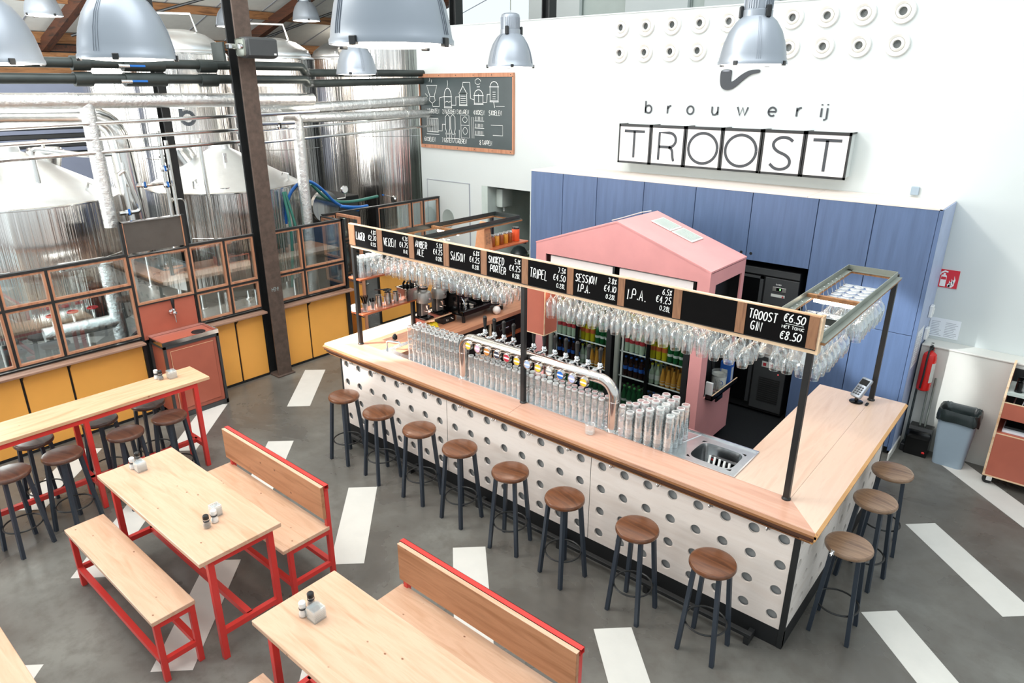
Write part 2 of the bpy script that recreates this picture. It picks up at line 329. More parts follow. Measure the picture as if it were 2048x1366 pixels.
def perf(m_, x0, x1, z0, z1, cx, cz, r, th, P, n=18):
    # flat panel in (u,v) with round holes at cx x cz; P(u,v,t) -> point
    us = [x0]+[(a+b)/2 for a, b in zip(cx[:-1], cx[1:])]+[x1]; vs_ = [z0]+[(a+b)/2 for a, b in zip(cz[:-1], cz[1:])]+[z1]
    for i, cu in enumerate(cx):
        for j, cv in enumerate(cz):
            a0, a1, b0, b1 = us[i], us[i+1], vs_[j], vs_[j+1]
            ring = [(cu+r*cos(2*pi*k/n), cv+r*sin(2*pi*k/n)) for k in range(n)]; out = []
            for k in range(n):
                c_, s_ = cos(2*pi*k/n), sin(2*pi*k/n)
                tx = ((a1-cu) if c_ > 0 else (a0-cu))/c_ if abs(c_) > 1e-6 else 1e9; ty = ((b1-cv) if s_ > 0 else (b0-cv))/s_ if abs(s_) > 1e-6 else 1e9
                t = min(tx, ty); out.append((cu+c_*t, cv+s_*t, tx < ty))
            vs = [P(u, v, 0) for u, v in ring]+[P(u, v, 0) for u, v, _ in out]+[P(u, v, th) for u, v in ring]
            fs = []
            for k in range(n):
                q = (k+1) % n; fs.append((k, q, 2*n+q, 2*n+k))
                if out[k][2] != out[q][2]:
                    cu2 = out[k][0] if out[k][2] else out[q][0]; cv2 = out[q][1] if out[k][2] else out[k][1]
                    vs.append(P(cu2, cv2, 0)); fs.append((k, n+k, len(vs)-1, n+q, q))
                else: fs.append((k, n+k, n+q, q))
            m_.add(vs, fs)
# ------------------------------------------------------------------ setting
def f_floor(m_): m_.box(-22, 8, -9, 14, -.2, 0)
floor = struct('floor', 'concrete', f_floor)
k = 0
for i in range(-3, 8):
    for j in range(-3, 5):
        sx, sy = .235-1.535*i, .86+1.54*j
        if sx < -7.75 and sy < 3: continue
        if -5.6 < sx < -.75 and -.2 < sy < 3.3: continue
        if sx < -7.7 or sy > 3.2 and sx < .1: continue
        c4 = [(sx, sy), (sx+.215, sy+.205), (sx+1.09, sy-.66), (sx+.875, sy-.865)]
        struct('painted_stripe', 'stripe_white', lambda m_: m_.prism(c4, 'z', .0005, .003), floor)
struct('floor', 'rubber_floor', lambda m_: m_.box(-4.72, -.82, 1.0, 4.4, .0, .012))
# back wall with door hole and kitchen opening
def f_wall(m_):
    y0, y1, zt = 4.45, 4.62, 4.87
    m_.box(-8.64, -7.148, y0, y1, 0, zt); m_.box(-7.148, -6.08, y0, y1, 2.358, zt); m_.box(-6.08, 3.2, y0, y1, 0, zt)
wb = struct('wall_back', 'wall_white', f_wall)
def f_cap(m_): m_.box(-8.65, 3.2, 4.44, 4.63, 4.87, 4.885)
struct('coping', 'wall_white', f_cap, wb)
struct('wall_back_low', 'low_wall', lambda m_: m_.box(-.19, 3.2, 4.16, 4.448, 0, 1.243))
struct('trim_1', 'stripe_white', lambda m_: m_.cbox(-.19, 3.2, 4.15, 4.2, 1.236, 1.256, .004))
# mezzanine beyond the wall top
def f_mz(m_): m_.box(-8.6, 4, 9.3, 9.4, 0, 9)
mz = struct('wall_far', 'panel_grey', f_mz)
for i in range(9):
    struct('wall_panel', 'panel_grey', lambda m_: m_.box(-8.5+i*1.3, -7.24+i*1.3, 9.26, 9.3, 4.0, 8.5), mz)
for x in (-8.15, -6.15):
    t = thing('steel_column', 'black steel column rising beyond the white wall, %s' % ('nearer the brewing tanks' if x < -7 else 'right of the smaller lamp over the menu sign'), 'column', (x, 4.95, 4.6))
    X_(t, 'web', 'black_steel', lambda m_: m_.box(x-.06, x+.06, 4.94, 4.96, 2.7, 9)); X_(t, 'flange', 'black_steel', lambda m_: m_.box(x-.075, x-.06, 4.86, 5.04, 2.7, 9)); X_(t, 'flange', 'black_steel', lambda m_: m_.box(x+.06, x+.075, 4.86, 5.04, 2.7, 9))
for i, x in enumerate((-9.9, -7.35, -5.6)):
    struct('window_%d' % (i+1), 'tube_cool' if 0 else 'wall_white', lambda m_: m_.box(x, x+1.4, 9.1, 9.2, 5.2, 7.5))
# kitchen behind the opening
def f_kit(m_):
    m_.box(-7.148, -7.02, 4.62, 6.9, 0, 2.6); m_.box(-7.1, -4.9, 6.85, 6.95, 0, 2.6); m_.box(-4.95, -4.85, 4.62, 6.9, 0, 2.6); m_.box(-7.1, -4.9, 4.62, 6.9, 2.58, 2.62)
kw = struct('wall_kitchen', 'grout', f_kit)
for r in range(13):
    for q in range(8):
        x0 = -7.0+q*.27+(r % 2)*.135-.13; x1 = x0+.262
        x0, x1 = max(x0, -7.01), min(x1, -4.96)
        if x1-x0 < .03: continue
        struct('wall_tile', 'kitchen_tile', lambda m_: m_.box(x0, x1, 6.838, 6.85, 1.0+r*.12, 1.112+r*.12), kw)
struct('jamb', 'kitchen_wall', lambda m_: m_.box(-7.15, -7.012, 4.451, 6.8, 0, 2.357), kw)
# door_1 (white door with oval window)
def f_d(m_):
    m_.box(-8.477, -7.431, 4.435, 4.449, .02, 2.355)
d1 = struct('door_1', 'wall_white', f_d)
struct('door_gap', 'ink_grey', lambda m_: (m_.box(-8.487, -8.477, 4.43, 4.449, 0, 2.365), m_.box(-7.431, -7.421, 4.43, 4.449, 0, 2.365), m_.box(-8.477, -7.431, 4.43, 4.449, 2.355, 2.365)), d1)
def f_ov(m_): m_.lathe([(.0, 0), (.13, 0), (.145, -.008), (.145, .01)], (-7.96, 4.43, 1.70), 28, 'y')
m_ = M(); f_ov(m_); m_.v = [(x, y, 1.70+(z-1.70)*1.15) for x, y, z in m_.v]; m_.build('oval_window', 'kitchen_tile', d1, True)
for z in (.5, 1.85): struct('hinge', 'ink_grey', lambda m_: m_.cyl((-8.482, 4.428, z), (-8.482, 4.428, z+.14), .012), d1)
# brewery hall walls
lw = struct('wall_left', 'wall_dark', lambda m_: m_.box(-18.2, -18, -9, 14, 0, 4.9))
for i in range(5):
    struct('cladding_board', 'beam_wood' if i % 2 == 0 else 'rafter_wood', lambda m_: m_.box(-18.0, -17.9, -9, 14, 4.2+i*.16, 4.33+i*.16), lw)
struct('purple_panel', 'wall_purple', lambda m_: (m_.box(-18.0, -17.92, -2.5, 3.2, 3.2, 4.1), m_.box(-18.0, -17.92, -2.5, 2.2, 1.2, 2.4)), lw)
for i in range(7): struct('shutter_slat', 'dark_grey' if i % 2 else 'wall_purple', lambda m_: m_.box(-18.0, -17.86, -2.6, 3.4, 2.5+i*.1, 2.585+i*.1), lw)
struct('wall_brewery', 'wall_dark', lambda m_: m_.box(-18, -8.64, 10.5, 10.7, 0, 5.2))
# roof: white lining boards on timber purlins and dark rafters
def rz_(x): return 5.05+(x+18)*.30
rf = struct('ceiling', 'ceiling_white', lambda m_: m_.add([(-18.4, -9, rz_(-18.4)), (-7.0, -9, rz_(-7.0)), (-7.0, 11, rz_(-7.0)), (-18.4, 11, rz_(-18.4)), (-18.4, -9, rz_(-18.4)+.12), (-7.0, -9, rz_(-7.0)+.12), (-7.0, 11, rz_(-7.0)+.12), (-18.4, 11, rz_(-18.4)+.12)],
    [(0, 1, 2, 3), (7, 6, 5, 4), (0, 4, 5, 1), (1, 5, 6, 2), (2, 6, 7, 3), (3, 7, 4, 0)]))
for x in (-17.9, -15.9, -14.0, -12.1, -10.2):
    struct('purlin', 'beam_wood', lambda m_: m_.bar((x, -9, rz_(x)-.1), (x, 11, rz_(x)-.1), .12, .17), rf)
for y in (-6.5, -2.6, 1.7, 6.2, 10.2):
    struct('rafter', 'rafter_wood', lambda m_: m_.bar((-18.2, y, rz_(-18.2)-.28), (-9.2, y, rz_(-9.2)-.28), .16, .24), rf)
for y0, y1 in ((-2.4, 1.5), (1.9, 6.0), (6.0, 8.6)):
    struct('tie_rod', 'black_steel', lambda m_: m_.cyl((-16.8, y0, rz_(-16.8)-.45), (-12.2, y1, rz_(-12.2)-.3), .03, n=8), rf)
for y in range(-8, 11): struct('board_joint', 'ink_grey', lambda m_: m_.bar((-18.2, y*1.2, rz_(-18.2)-.006), (-9.6, y*1.2, rz_(-9.6)-.006), .03, .012), rf)
# big riveted steel column in front of the window screen
t = thing('steel_column', 'rusty brown riveted steel column standing between the yellow panels', 'column', (-7.63, .575, 0))
X_(t, 'flange', 'column_brown', lambda m_: m_.cbox(-7.535, -7.51, .47, .69, 0, 9.5, .004)); X_(t, 'flange', 'black_steel', lambda m_: m_.cbox(-7.745, -7.72, .47, .69, 0, 9.5, .004))
X_(t, 'web', 'black_steel', lambda m_: m_.box(-7.72, -7.535, .565, .595, 0, 9.5)); X_(t, 'base_plate', 'column_brown', lambda m_: m_.cbox(-7.76, -7.47, .44, .72, 0, .02, .004))  # web and rear flange black: shaded side put into the colour
X_(t, 'chalk_writing', 'chalk_dim', lambda m_: text(m_, 'HEM!', (-7.509, .53, 1.27), (0, 1, 0), (0, 0, 1), .05, .006, .55))
t2 = thing('steel_column', 'dark slim steel column standing among the brewing tanks', 'column', (-8.35, -.17, 0))
X_(t2, 'flange', 'black_steel', lambda m_: (m_.box(-8.29, -8.275, -.22, -.12, 0, 6.5), m_.box(-8.425, -8.41, -.22, -.12, 0, 6.5))); X_(t2, 'web', 'black_steel', lambda m_: m_.box(-8.41, -8.29, -.18, -.16, 0, 6.5))
# loudspeaker on the column
t = thing('loudspeaker', 'dark grey loudspeaker clamped high on the riveted steel column', 'speaker', (-7.4, .72, 4.36))
def f_sp(m_): m_.cbox(-7.45, -7.24, .55, .99, 4.26, 4.50, .05, 3)
spk = t
X_(t, 'cabinet', 'dark_grey', f_sp, True); X_(t, 'grille', 'dark_grey', lambda m_: m_.cbox(-7.25, -7.22, .58, .97, 4.28, 4.48, .012)); X_(t, 'side_cap', 'angle_steel', lambda m_: m_.cbox(-7.44, -7.26, .53, .56, 4.28, 4.48, .03, 2), True, 'pale grey end cap')
X_(t, 'bracket', 'chrome', lambda m_: (m_.cbox(-7.5, -7.4, .43, .55, 4.36, 4.42, .008), m_.cyl((-7.3, .5, 4.39), (-7.3, .55, 4.39), .035)), True); X_(t, 'clamp_plate', 'angle_dark', lambda m_: m_.cbox(-7.78, -7.505, .40, .43, 4.22, 4.44, .004)); X_(t, 'badge', 'sign_white', lambda m_: m_.box(-7.22, -7.218, .91, .94, 4.30, 4.32))
spk.location.y -= .12
# ------------------------------------------------------------------ window screen to the brewery
SX = -7.70
def wins(y0, y1, z0, z1, n, x=SX, ax='y'):
    """one glazed cell: dark steel surround, wood bead, glass"""
    w_ = struct('window_%d' % n, 'pane', lambda m_: (m_.box(x-.004, x+.004, y0+.03, y1-.03, z0+.03, z1-.03) if ax == 'y' else m_.box(y0+.03, y1-.03, x-.004, x+.004, z0+.03, z1-.03)))
    def fr(m_, d0, a, b):
        for (p, q, r_, s_) in ((y0+d0, y1-d0, z0+d0, z0+a), (y0+d0, y1-d0, z1-a, z1-d0), (y0+d0, y0+a, z0+a, z1-a), (y1-a, y1-d0, z0+a, z1-a)):
            if ax == 'y': m_.box(x-b, x+b, p, q, r_, s_)
            else: m_.box(p, q, x-b, x+b, r_, s_)
    struct('steel_surround', 'black_steel', lambda m_: fr(m_, 0, .014, .030), w_); struct('wooden_bead', 'frame_wood', lambda m_: fr(m_, .014, .038, .022), w_)
    return w_
n = 10
for y0, y1 in ((-4.3, -3.4), (-3.4, -2.5), (-2.5, -2.03), (-2.03, -1.18)):
    for z0, z1 in ((1.03, 1.685), (1.685, 2.06)): wins(y0, y1, z0, z1, n); n += 1
wins(-1.18, -.45, 1.42, 2.045, n); n += 1
for y0, y1 in ((-.45, .02), (.02, .45), (.69, 1.18), (1.18, 1.9)):
    for z0, z1 in ((1.03, 1.43), (1.43, 2.055)): wins(y0, y1, z0, z1, n); n += 1
for x0, x1 in ((-8.2, -7.72),):
    for z0, z1 in ((1.03, 1.43), (1.43, 2.055)): wins(x0, x1, z0, z1, n, 1.915, 'x'); n += 1
for y0, y1 in ((1.94, 2.16), (3.0, 3.75), (3.75, 4.03), (4.03, 4.42)):
    for z0, z1 in ((1.03, 1.6), (1.6, 2.06)): wins(y0, y1, z0, z1, n, -8.2); n += 1
# open gate leaf
t = thing('screen_gate', 'open wooden framed gate leaf in the screen behind the LAGER board', 'gate', (-8.2, 2.2, 0))
X_(t, 'gate_frame', 'frame_wood', lambda m_: (m_.box(-8.2, -7.6, 2.16, 2.2, 2.03, 2.07), m_.box(-7.64, -7.6, 2.16, 2.2, .05, 2.03), m_.box(-8.2, -8.16, 2.16, 2.2, .05, 2.03), m_.box(-8.16, -7.64, 2.16, 2.2, 1.0, 1.05)))
X_(t, 'gate_panel', 'yellow_paint', lambda m_: m_.box(-8.16, -7.64, 2.17, 2.19, .06, 1.0)); X_(t, 'gate_pane', 'pane', lambda m_: m_.box(-8.16, -7.64, 2.178, 2.184, 1.05, 2.03))
# lower yellow panelling, sill, brackets
base = struct('wall_screen', 'black_steel', lambda m_: (m_.box(SX-.05, SX-.022, -5.2, 1.93, 0, 1.0), m_.box(-8.2, SX-.05, 1.89, 1.93, 0, 1.0), m_.box(-8.25, -8.222, 2.95, 4.44, 0, 1.0)))
for y0, y1 in ((-4.3, -3.42), (-3.38, -2.51), (-2.485, -2.04), (-2.015, -1.2), (-.44, .02), (.045, .44), (.71, 1.175), (1.2, 1.88)):
    struct('yellow_panel', 'yellow_paint', lambda m_: m_.cbox(SX-.022, SX, y0, y1, .03, .93, .004), base)
struct('yellow_panel', 'yellow_paint', lambda m_: m_.cbox(-8.17, -7.74, 1.93, 1.945, .03, .93, .004), base)
for y0, y1 in ((2.98, 3.73), (3.76, 4.42)): struct('yellow_panel', 'yellow_paint', lambda m_: m_.cbox(-8.222, -8.2, y0, y1, .03, .95, .004), base)
for y0, y1 in ((-5.2, -1.19), (-.43, .46), (.69, 1.97)):
    struct('sill_board', 'sill_wood', lambda m_: m_.cbox(SX-.03, SX+.13, y0, y1, .955, .985, .005), base)
struct('sill_board', 'sill_wood', lambda m_: m_.cbox(-8.25, -8.1, 2.95, 4.44, .96, .99, .005), base)
for y in (-3.4, -2.5, -2.03, .03, 1.187, 1.9): struct('sill_bracket', 'black_steel', lambda m_: m_.prism([(SX, .955), (SX+.1, .955), (SX, .87)], 'y', y, y+.012), base)
struct('bottom_rail', 'black_matt', lambda m_: (m_.box(SX-.01, SX+.006, -5.2, -1.19, 0, .03), m_.box(SX-.01, SX+.006, -.43, .46, 0, .03), m_.box(SX-.01, SX+.006, .7, 1.93, 0, .03)), base)
struct('top_rail', 'black_steel', lambda m_: (m_.box(SX-.03, SX+.03, -4.3, -1.19, 2.06, 2.075), m_.box(SX-.03, SX+.03, -.44, .46, 2.055, 2.07), m_.box(SX-.03, SX+.03, .69, 1.93, 2.055, 2.07), m_.box(-8.23, -8.17, 1.93, 4.44, 2.06, 2.08)), base)
struct('corner_post', 'black_steel', lambda m_: (m_.box(-7.73, -7.67, 1.88, 1.94, 0, 2.07), m_.box(-7.73, -7.68, -1.2, -1.165, 0, 2.45), m_.box(-7.73, -7.68, -.465, -.43, 0, 2.45)), base)
# raised grey board and terracotta panel over the tap cabinet
struct('grey_board', 'slate_grey', lambda m_: m_.box(SX-.02, SX+.0, -1.155, -.475, 2.07, 2.43), base); struct('board_frame', 'frame_wood', lambda m_: (m_.box(SX-.02, SX+.015, -.475, -.455, 2.06, 2.44), m_.box(SX-.02, SX+.015, -1.175, -1.155, 2.06, 2.44)), base)
struct('board_cap', 'chrome', lambda m_: m_.box(SX-.03, SX+.02, -1.19, -.45, 2.44, 2.45), base)
struct('terracotta_panel', 'terracotta', lambda m_: m_.box(SX-.02, SX+.012, -1.16, -.47, .98, 1.42), base)
# tap cabinet
t = thing('tap_cabinet', 'terracotta cabinet with steel drip tray and single tap below the raised grey board', 'cabinet', (-7.49, -.785, 0))
X_(t, 'body', 'terracotta', lambda m_: m_.cbox(-7.68, -7.285, -1.1, -.46, .06, .96, .004)); X_(t, 'door', 'terracotta', lambda m_: m_.cbox(-7.285, -7.268, -1.05, -.51, .12, .90, .004))
X_(t, 'door_edge', 'terracotta_edge', lambda m_: (m_.box(-7.269, -7.266, -1.055, -1.05, .12, .9), m_.box(-7.269, -7.266, -1.055, -.51, .9, .905)))
X_(t, 'frame', 'dark_grey', lambda m_: [m_.box(x, x+.03, y, y+.03, 0, .98) for x, y in ((-7.3, -1.125), (-7.3, -.455), (-7.69, -1.125))]+[m_.box(-7.3, -7.27, -1.125, -.425, .945, .985), m_.box(-7.69, -7.28, -1.125, -1.105, .945, .985), m_.box(-7.3, -7.27, -1.125, -.425, 0, .06)])
X_(t, 'drip_tray', 'chrome', lambda m_: (m_.box(-7.69, -7.265, -1.135, -.425, .985, .995), m_.box(-7.28, -7.265, -1.135, -.425, .995, 1.035), m_.box(-7.69, -7.675, -1.135, -.425, .995, 1.035), m_.box(-7.675, -7.28, -1.135, -1.122, .995, 1.035), m_.box(-7.675, -7.28, -.438, -.425, .995, 1.035)))
X_(t, 'tray_grid', 'terracotta', lambda m_: m_.box(-7.67, -7.285, -1.12, -.44, .995, 1.002)); X_(t, 'drain', 'black_matt', lambda m_: m_.lathe([(0, 0), (.075, 0), (.085, .004), (.085, 0)], (-7.44, -.6, 1.004), 24), True)
X_(t, 'tap', 'chrome', lambda m_: (m_.lathe([(.032, 0), (.032, .02), (.018, .025), (.018, .07), (.026, .08), (.026, .12), (0, .13)], (-7.69, -.79, 1.27), 14, 'x'), m_.cyl((-7.59, -.79, 1.27), (-7.575, -.79, 1.15), .010, .006), m_.lathe([(.014, 0), (.022, .03), (.016, .05)], (-7.59, -.79, 1.28))), True)
X_(t, 'tap_handle', 'plastic_black', lambda m_: m_.lathe([(.010, 0), (.016, .02), (.022, .10), (.014, .13), (0, .135)], (-7.59, -.79, 1.33), 14), True)
# ------------------------------------------------------------------ bar counter
BY = .059
t = thing('bar_counter', 'L-shaped bar counter faced with pale birch panels full of round holes', 'bar counter', (-2.8, .2, 0))
CX = [-.225-.2191*i for i in range(24)]; CZ = [.265, .485, .707, .928]
for a, b in ((0, 8), (8, 16), (16, 24)):
    cx = sorted(CX[a:b]); xl = cx[0]-.108 if b < 24 else -5.345; xr = cx[-1]+.108 if a else -.155
    X_(t, 'perforated_panel', 'birch', lambda m_: perf(m_, xl+.001, xr-.001, .16, 1.03, cx, CZ, .043, .018, lambda u, v, d: (u, BY+d, v)))
YC = [.167+.2277*i for i in range(11)]
for a, b in ((0, 5), (5, 11)):
    cyy = YC[a:b]; yl = cyy[0]-.113 if a else .09; yr = cyy[-1]+.113 if b < 11 else 2.56
    X_(t, 'perforated_panel', 'birch_y', lambda m_: perf(m_, yl+.001, yr-.001, .16, 1.03, cyy, CZ, .043, .018, lambda u, v, d: (-.121-d, u, v)))
X_(t, 'backing', 'backing_grey', lambda m_: (m_.box(-5.33, -.15, BY+.03, BY+.05, .02, 1.03), m_.box(-.17, -.15, BY+.05, 2.6, .02, 1.03), m_.box(-5.34, -5.32, BY+.05, 2.7, .02, 1.03)))
X_(t, 'plinth', 'black_matt', lambda m_: (m_.box(-5.345, -.118, BY-.002, BY+.03, 0, .16), m_.box(-.15, -.116, BY, 2.58, 0, .16)))
X_(t, 'corner_post', 'black_steel', lambda m_: m_.cbox(-.156, -.116, BY-.006, .092, .0, 1.04, .002)); X_(t, 'corner_post', 'black_steel', lambda m_: m_.cbox(-5.37, -5.345, BY-.006, .09, 0, 1.04, .002)); X_(t, 'corner_post', 'black_steel', lambda m_: m_.box(-.156, -.118, 2.56, 2.6, 0, 1.04))
X_(t, 'inner_cladding', 'black_matt', lambda m_: (m_.box(-4.95, -.79, .84, .86, 0, 1.04), m_.box(-.82, -.80, .86, 2.6, 0, 1.04)))
E_ = lambda z0, z1, i, o: None
# mitred boards with bevelled edge
def topboard(m_, pts, z0, z1):  m_.prism(pts, 'z', z0, z1)
X_(t, 'front_board', 'counter_wood', lambda m_: m_.prism([(-5.60, .02), (-2.79, .02), (-2.83, .34), (-5.31, .34)], 'z', 1.045, 1.10))
X_(t, 'front_board', 'counter_wood', lambda m_: m_.prism([(-2.788, .02), (-.02, .02), (-.305, .34), (-2.828, .34)], 'z', 1.045, 1.0995))
X_(t, 'front_edge', 'edge_wood', lambda m_: (m_.prism([(.0, 1.084), (.024, 1.1003), (.024, 1.064), (.0, 1.064)], 'x', -5.615, -.008) ))
X_(t, 'edge_layer', 'rafter_wood', lambda m_: (m_.box(-5.60, -.012, .004, .019, 1.045, 1.064), m_.box(-5.58, -.03, .018, .16, 1.022, 1.045), m_.box(-5.5, -.08, .038, .16, 1.0, 1.022)))
X_(t, 'edge_layer', 'edge_wood', lambda m_: (m_.box(-5.55, -.05, .028, .16, 1.0, 1.010), m_.box(-5.56, -.06, .022, .16, 1.03, 1.035)))
X_(t, 'side_board', 'counter_wood_y', lambda m_: m_.prism([(-.022, .018), (-.022, 2.69), (-.30, 2.69), (-.30, .336)], 'z', 1.046, 1.0998))
X_(t, 'side_board', 'counter_wood_y', lambda m_: m_.prism([(-.302, .342), (-.302, 2.63), (-.80, 2.63), (-.80, .342)], 'z', 1.046, 1.0994))
X_(t, 'side_edge', 'edge_wood_y', lambda m_: (m_.prism([(-.022, 1.1004), (.0, 1.085), (-.01, 1.045), (-.022, 1.045)], 'y', 0.0, 2.69), m_.box(-.12, -.03, .03, 2.68, 1.0, 1.045)))
X_(t, 'left_board', 'counter_wood_y', lambda m_: m_.prism([(-5.60, .022), (-5.312, .342), (-5.312, 3.3), (-5.65, 3.3), (-5.65, .05)], 'z', 1.046, 1.0997))
X_(t, 'inner_worktop', 'counter_in', lambda m_: (m_.box(-5.31, -4.72, .342, 3.3, 1.046, 1.0993)))
X_(t, 'left_side_panel', 'birch_y', lambda m_: m_.box(-5.38, -5.35, .09, 3.2, .16, 1.04))
# coat hooks under the front edge
for i in range(13):
    x = -5.148+.4370*i
    X_(t, 'coat_hook', 'chrome', lambda m_: (m_.box(x-.012, x+.012, BY-.004, BY, .965, 1.0), m_.tube([(x, BY-.004, .985), (x, BY-.03, .972), (x, BY-.045, .98), (x, BY-.05, 1.0)], .0045, 6), m_.lathe([(0, -.008), (.008, 0), (0, .008)], (x, BY-.05, 1.003), 8)), True)
for i in range(5):
    y = .35+i*.48
    X_(t, 'coat_hook', 'chrome', lambda m_: (m_.tube([(-.118, y, .985), (-.09, y, .972), (-.075, y, .98), (-.07, y, 1.0)], .0045, 6)), True)
t = thing('foot_rail', 'black steel foot rail on low stub legs along the front of the bar', 'rail', (-2.8, -.05, 0))
X_(t, 'rail', 'black_steel', lambda m_: m_.cbox(-5.2, -.31, -.07, -.025, .065, .1, .003))
for x in (-5.1, -4.1, -3.1, -2.1, -1.2, -.34): X_(t, 'stub_leg', 'black_steel', lambda m_: m_.box(x-.02, x+.02, -.07, .055, 0, .065))
# ------------------------------------------------------------------ sink strip
def f_strip(m_):
    x0, x1, y0, y1, z = -4.95, -.735, .345, .845, 1.1005
    a0, a1, b0, b1 = -1.18, -.80, .415, .745   # right bowl
    c0, c1 = -4.88, -4.42
    m_.box(x0, c0, y0, y1, z-.012, z); m_.box(c1, a0, y0, y1, z-.012, z); m_.box(a1, x1, y0, y1, z-.012, z)
    for p, q in ((c0, c1), (a0, a1)): m_.box(p, q, y0, b0, z-.012, z); m_.box(p, q, b1, y1, z-.012, z)
    for p, q in ((c0, c1), (a0, a1)):
        N = 28; rings = []
        for sc2, dz in ((1.0, 0), (.985, -.02), (.93, -.17), (.85, -.19), (.0, -.195)):
            ring = []
            for k in range(N):
                a = 2*pi*k/N; ex = (abs(cos(a))**.45)*(1 if cos(a) >= 0 else -1); ey = (abs(sin(a))**.45)*(1 if sin(a) >= 0 else -1)
                ring.append(((p+q)/2+ex*(q-p)/2*sc2*.97, (b0+b1)/2+ey*(b1-b0)/2*sc2*.95, z+dz))
            rings.append(ring)
        o = [r for ring in rings for r in ring]
        m_.add(o, [(i*N+k, i*N+(k+1) % N, (i+1)*N+(k+1) % N, (i+1)*N+k) for i in range(4) for k in range(N)])
        out = []
        for k in range(N):
            a = 2*pi*k/N; c_, s_ = cos(a), sin(a); t_ = 1/max(abs(c_), abs(s_)); out.append(((p+q)/2+c_*t_*(q-p)/2, (b0+b1)/2+s_*t_*(b1-b0)/2, z))
        m_.add(rings[0]+out, [(k, (k+1) % N, N+(k+1) % N, N+k) for k in range(N)])
t = thing('bar_sink', 'stainless steel sink strip with a bowl at either end of the beer taps', 'sink', (-2.8, .6, 1.1))
X_(t, 'steel_top', 'sink_steel', f_strip, True)
X_(t, 'rim', 'chrome', lambda m_: (m_.box(-4.95, -.735, .835, .85, 1.1, 1.112), m_.box(-.745, -.735, .345, .845, 1.1, 1.108), m_.box(-4.95, -.735, .342, .348, 1.1, 1.104)))
X_(t, 'drainer_ridge', 'chrome', lambda m_: (m_.tube([(-1.42, .82, 1.103), (-1.24, .82, 1.103), (-1.30, .60, 1.103), (-1.42, .60, 1.103)], .004, 6)), True)
X_(t, 'outlet', 'black_matt', lambda m_: m_.lathe([(.0, 0), (.022, 0), (.026, .003)], (-.99, .58, .906), 14), True)
t = thing('mixer_tap', 'chrome mixer tap with a dark knob beside the left sink bowl', 'tap', (-4.86, .44, 1.1))
X_(t, 'spout', 'chrome', lambda m_: m_.tube([(-4.93, .40, 1.1), (-4.93, .40, 1.19), (-4.91, .41, 1.205), (-4.80, .47, 1.20), (-4.78, .48, 1.17)], .011, 8), True); X_(t, 'knob', 'black_gloss', lambda m_: m_.lathe([(.0, -.03), (.028, -.01), (.03, .02), (.012, .05), (0, .052)], (-4.84, .45, 1.245), 12), True)
t = thing('glass_rinser', 'black rinse nozzle set in the drainer beside the stacked tumblers', 'glass rinser', (-1.44, .66, 1.1))
X_(t, 'nozzle', 'black_gloss', lambda m_: m_.lathe([(.045, 0), (.05, .012), (.03, .02), (.026, .03), (0, .032)], (-1.44, .66, 1.101), 14), True)
# sink contents: brushes, spoons, tumbler
for i in range(5):
    x, y = -1.055+.045*i, .56-.006*i
    t = thing('sink_brush', 'white-handled black bottle brush lying in the right sink bowl', 'brush', (x, y, .93), 'bottle brushes in the sink')
    X_(t, 'handle', 'white_plastic', lambda m_: m_.cyl((x-.005, y+.07, 1.05), (x+.015, y-.01, .985), .011, .009, 8), True); X_(t, 'bristles', 'brush_black', lambda m_: m_.lathe([(.0, -.04), (.03, -.035), (.022, -.02), (.032, -.01), (.022, .0), (.03, .012), (.012, .02)], (x+.02, y-.04, .955), 9))
t = thing('cleaning_caddy', 'black plastic tray standing at the back of the right sink bowl', 'tray', (-.93, .66, .91))
X_(t, 'tray', 'black_gloss', lambda m_: m_.cbox(-1.06, -.83, .63, .665, .92, 1.05, .01)); X_(t, 'clip', 'red_paint', lambda m_: (m_.cbox(-1.05, -1.03, .622, .63, 1.01, 1.03, .003), m_.cbox(-.87, -.85, .622, .63, .96, .98, .003)))
for i in range(3):
    x = -.93+.035*i
    tag(M().tube([(x, .44+.01*i, 1.06), (x-.03, .52, 1.0), (x-.05, .57, .95)], .006, 6).build('spoon', 'chrome', None, True), 'long steel spoon leaning in the right sink bowl', 'spoon', 'spoons in the sink')
# ------------------------------------------------------------------ beer tower
t = thing('beer_tower', 'polished steel arch beer tower with twelve lit round badges', 'beer tap', (-2.79, .4, 1.1))
TZ = 1.556
def f_tw(m_):
    P = [(-3.70, .40, 1.10), (-3.70, .40, 1.36)]
    for i in range(1, 9): a = pi-i*pi/16; P.append((-3.555+.145*cos(a), .4, 1.411+.145*sin(a)))
    P += [(-2.03, .4, TZ)]
    for i in range(1, 9): a = pi/2-i*pi/16; P.append((-2.03+.145*cos(a), .4, 1.411+.145*sin(a)))
    P += [(-1.885, .4, 1.36), (-1.885, .4, 1.10)]
    m_.tube(P, .048, 20)
X_(t, 'arch', 'tower_metal', f_tw, True)
for x in (-3.70, -1.885): X_(t, 'collar', 'chrome', lambda m_: m_.lathe([(.046, 0), (.05, .002), (.05, .012), (.046, .014)], (x, .4, 1.37), 20), True); X_(t, 'base_flange', 'chrome', lambda m_: m_.lathe([(.075, 0), (.075, .008), (.047, .012)], (x, .4, 1.101), 20), True)
for x in (-3.55, -2.03): X_(t, 'collar', 'chrome', lambda m_: m_.lathe([(.046, 0), (.049, .002), (.049, .01), (.046, .012)], (x, .4, TZ), 20, 'x'), True)
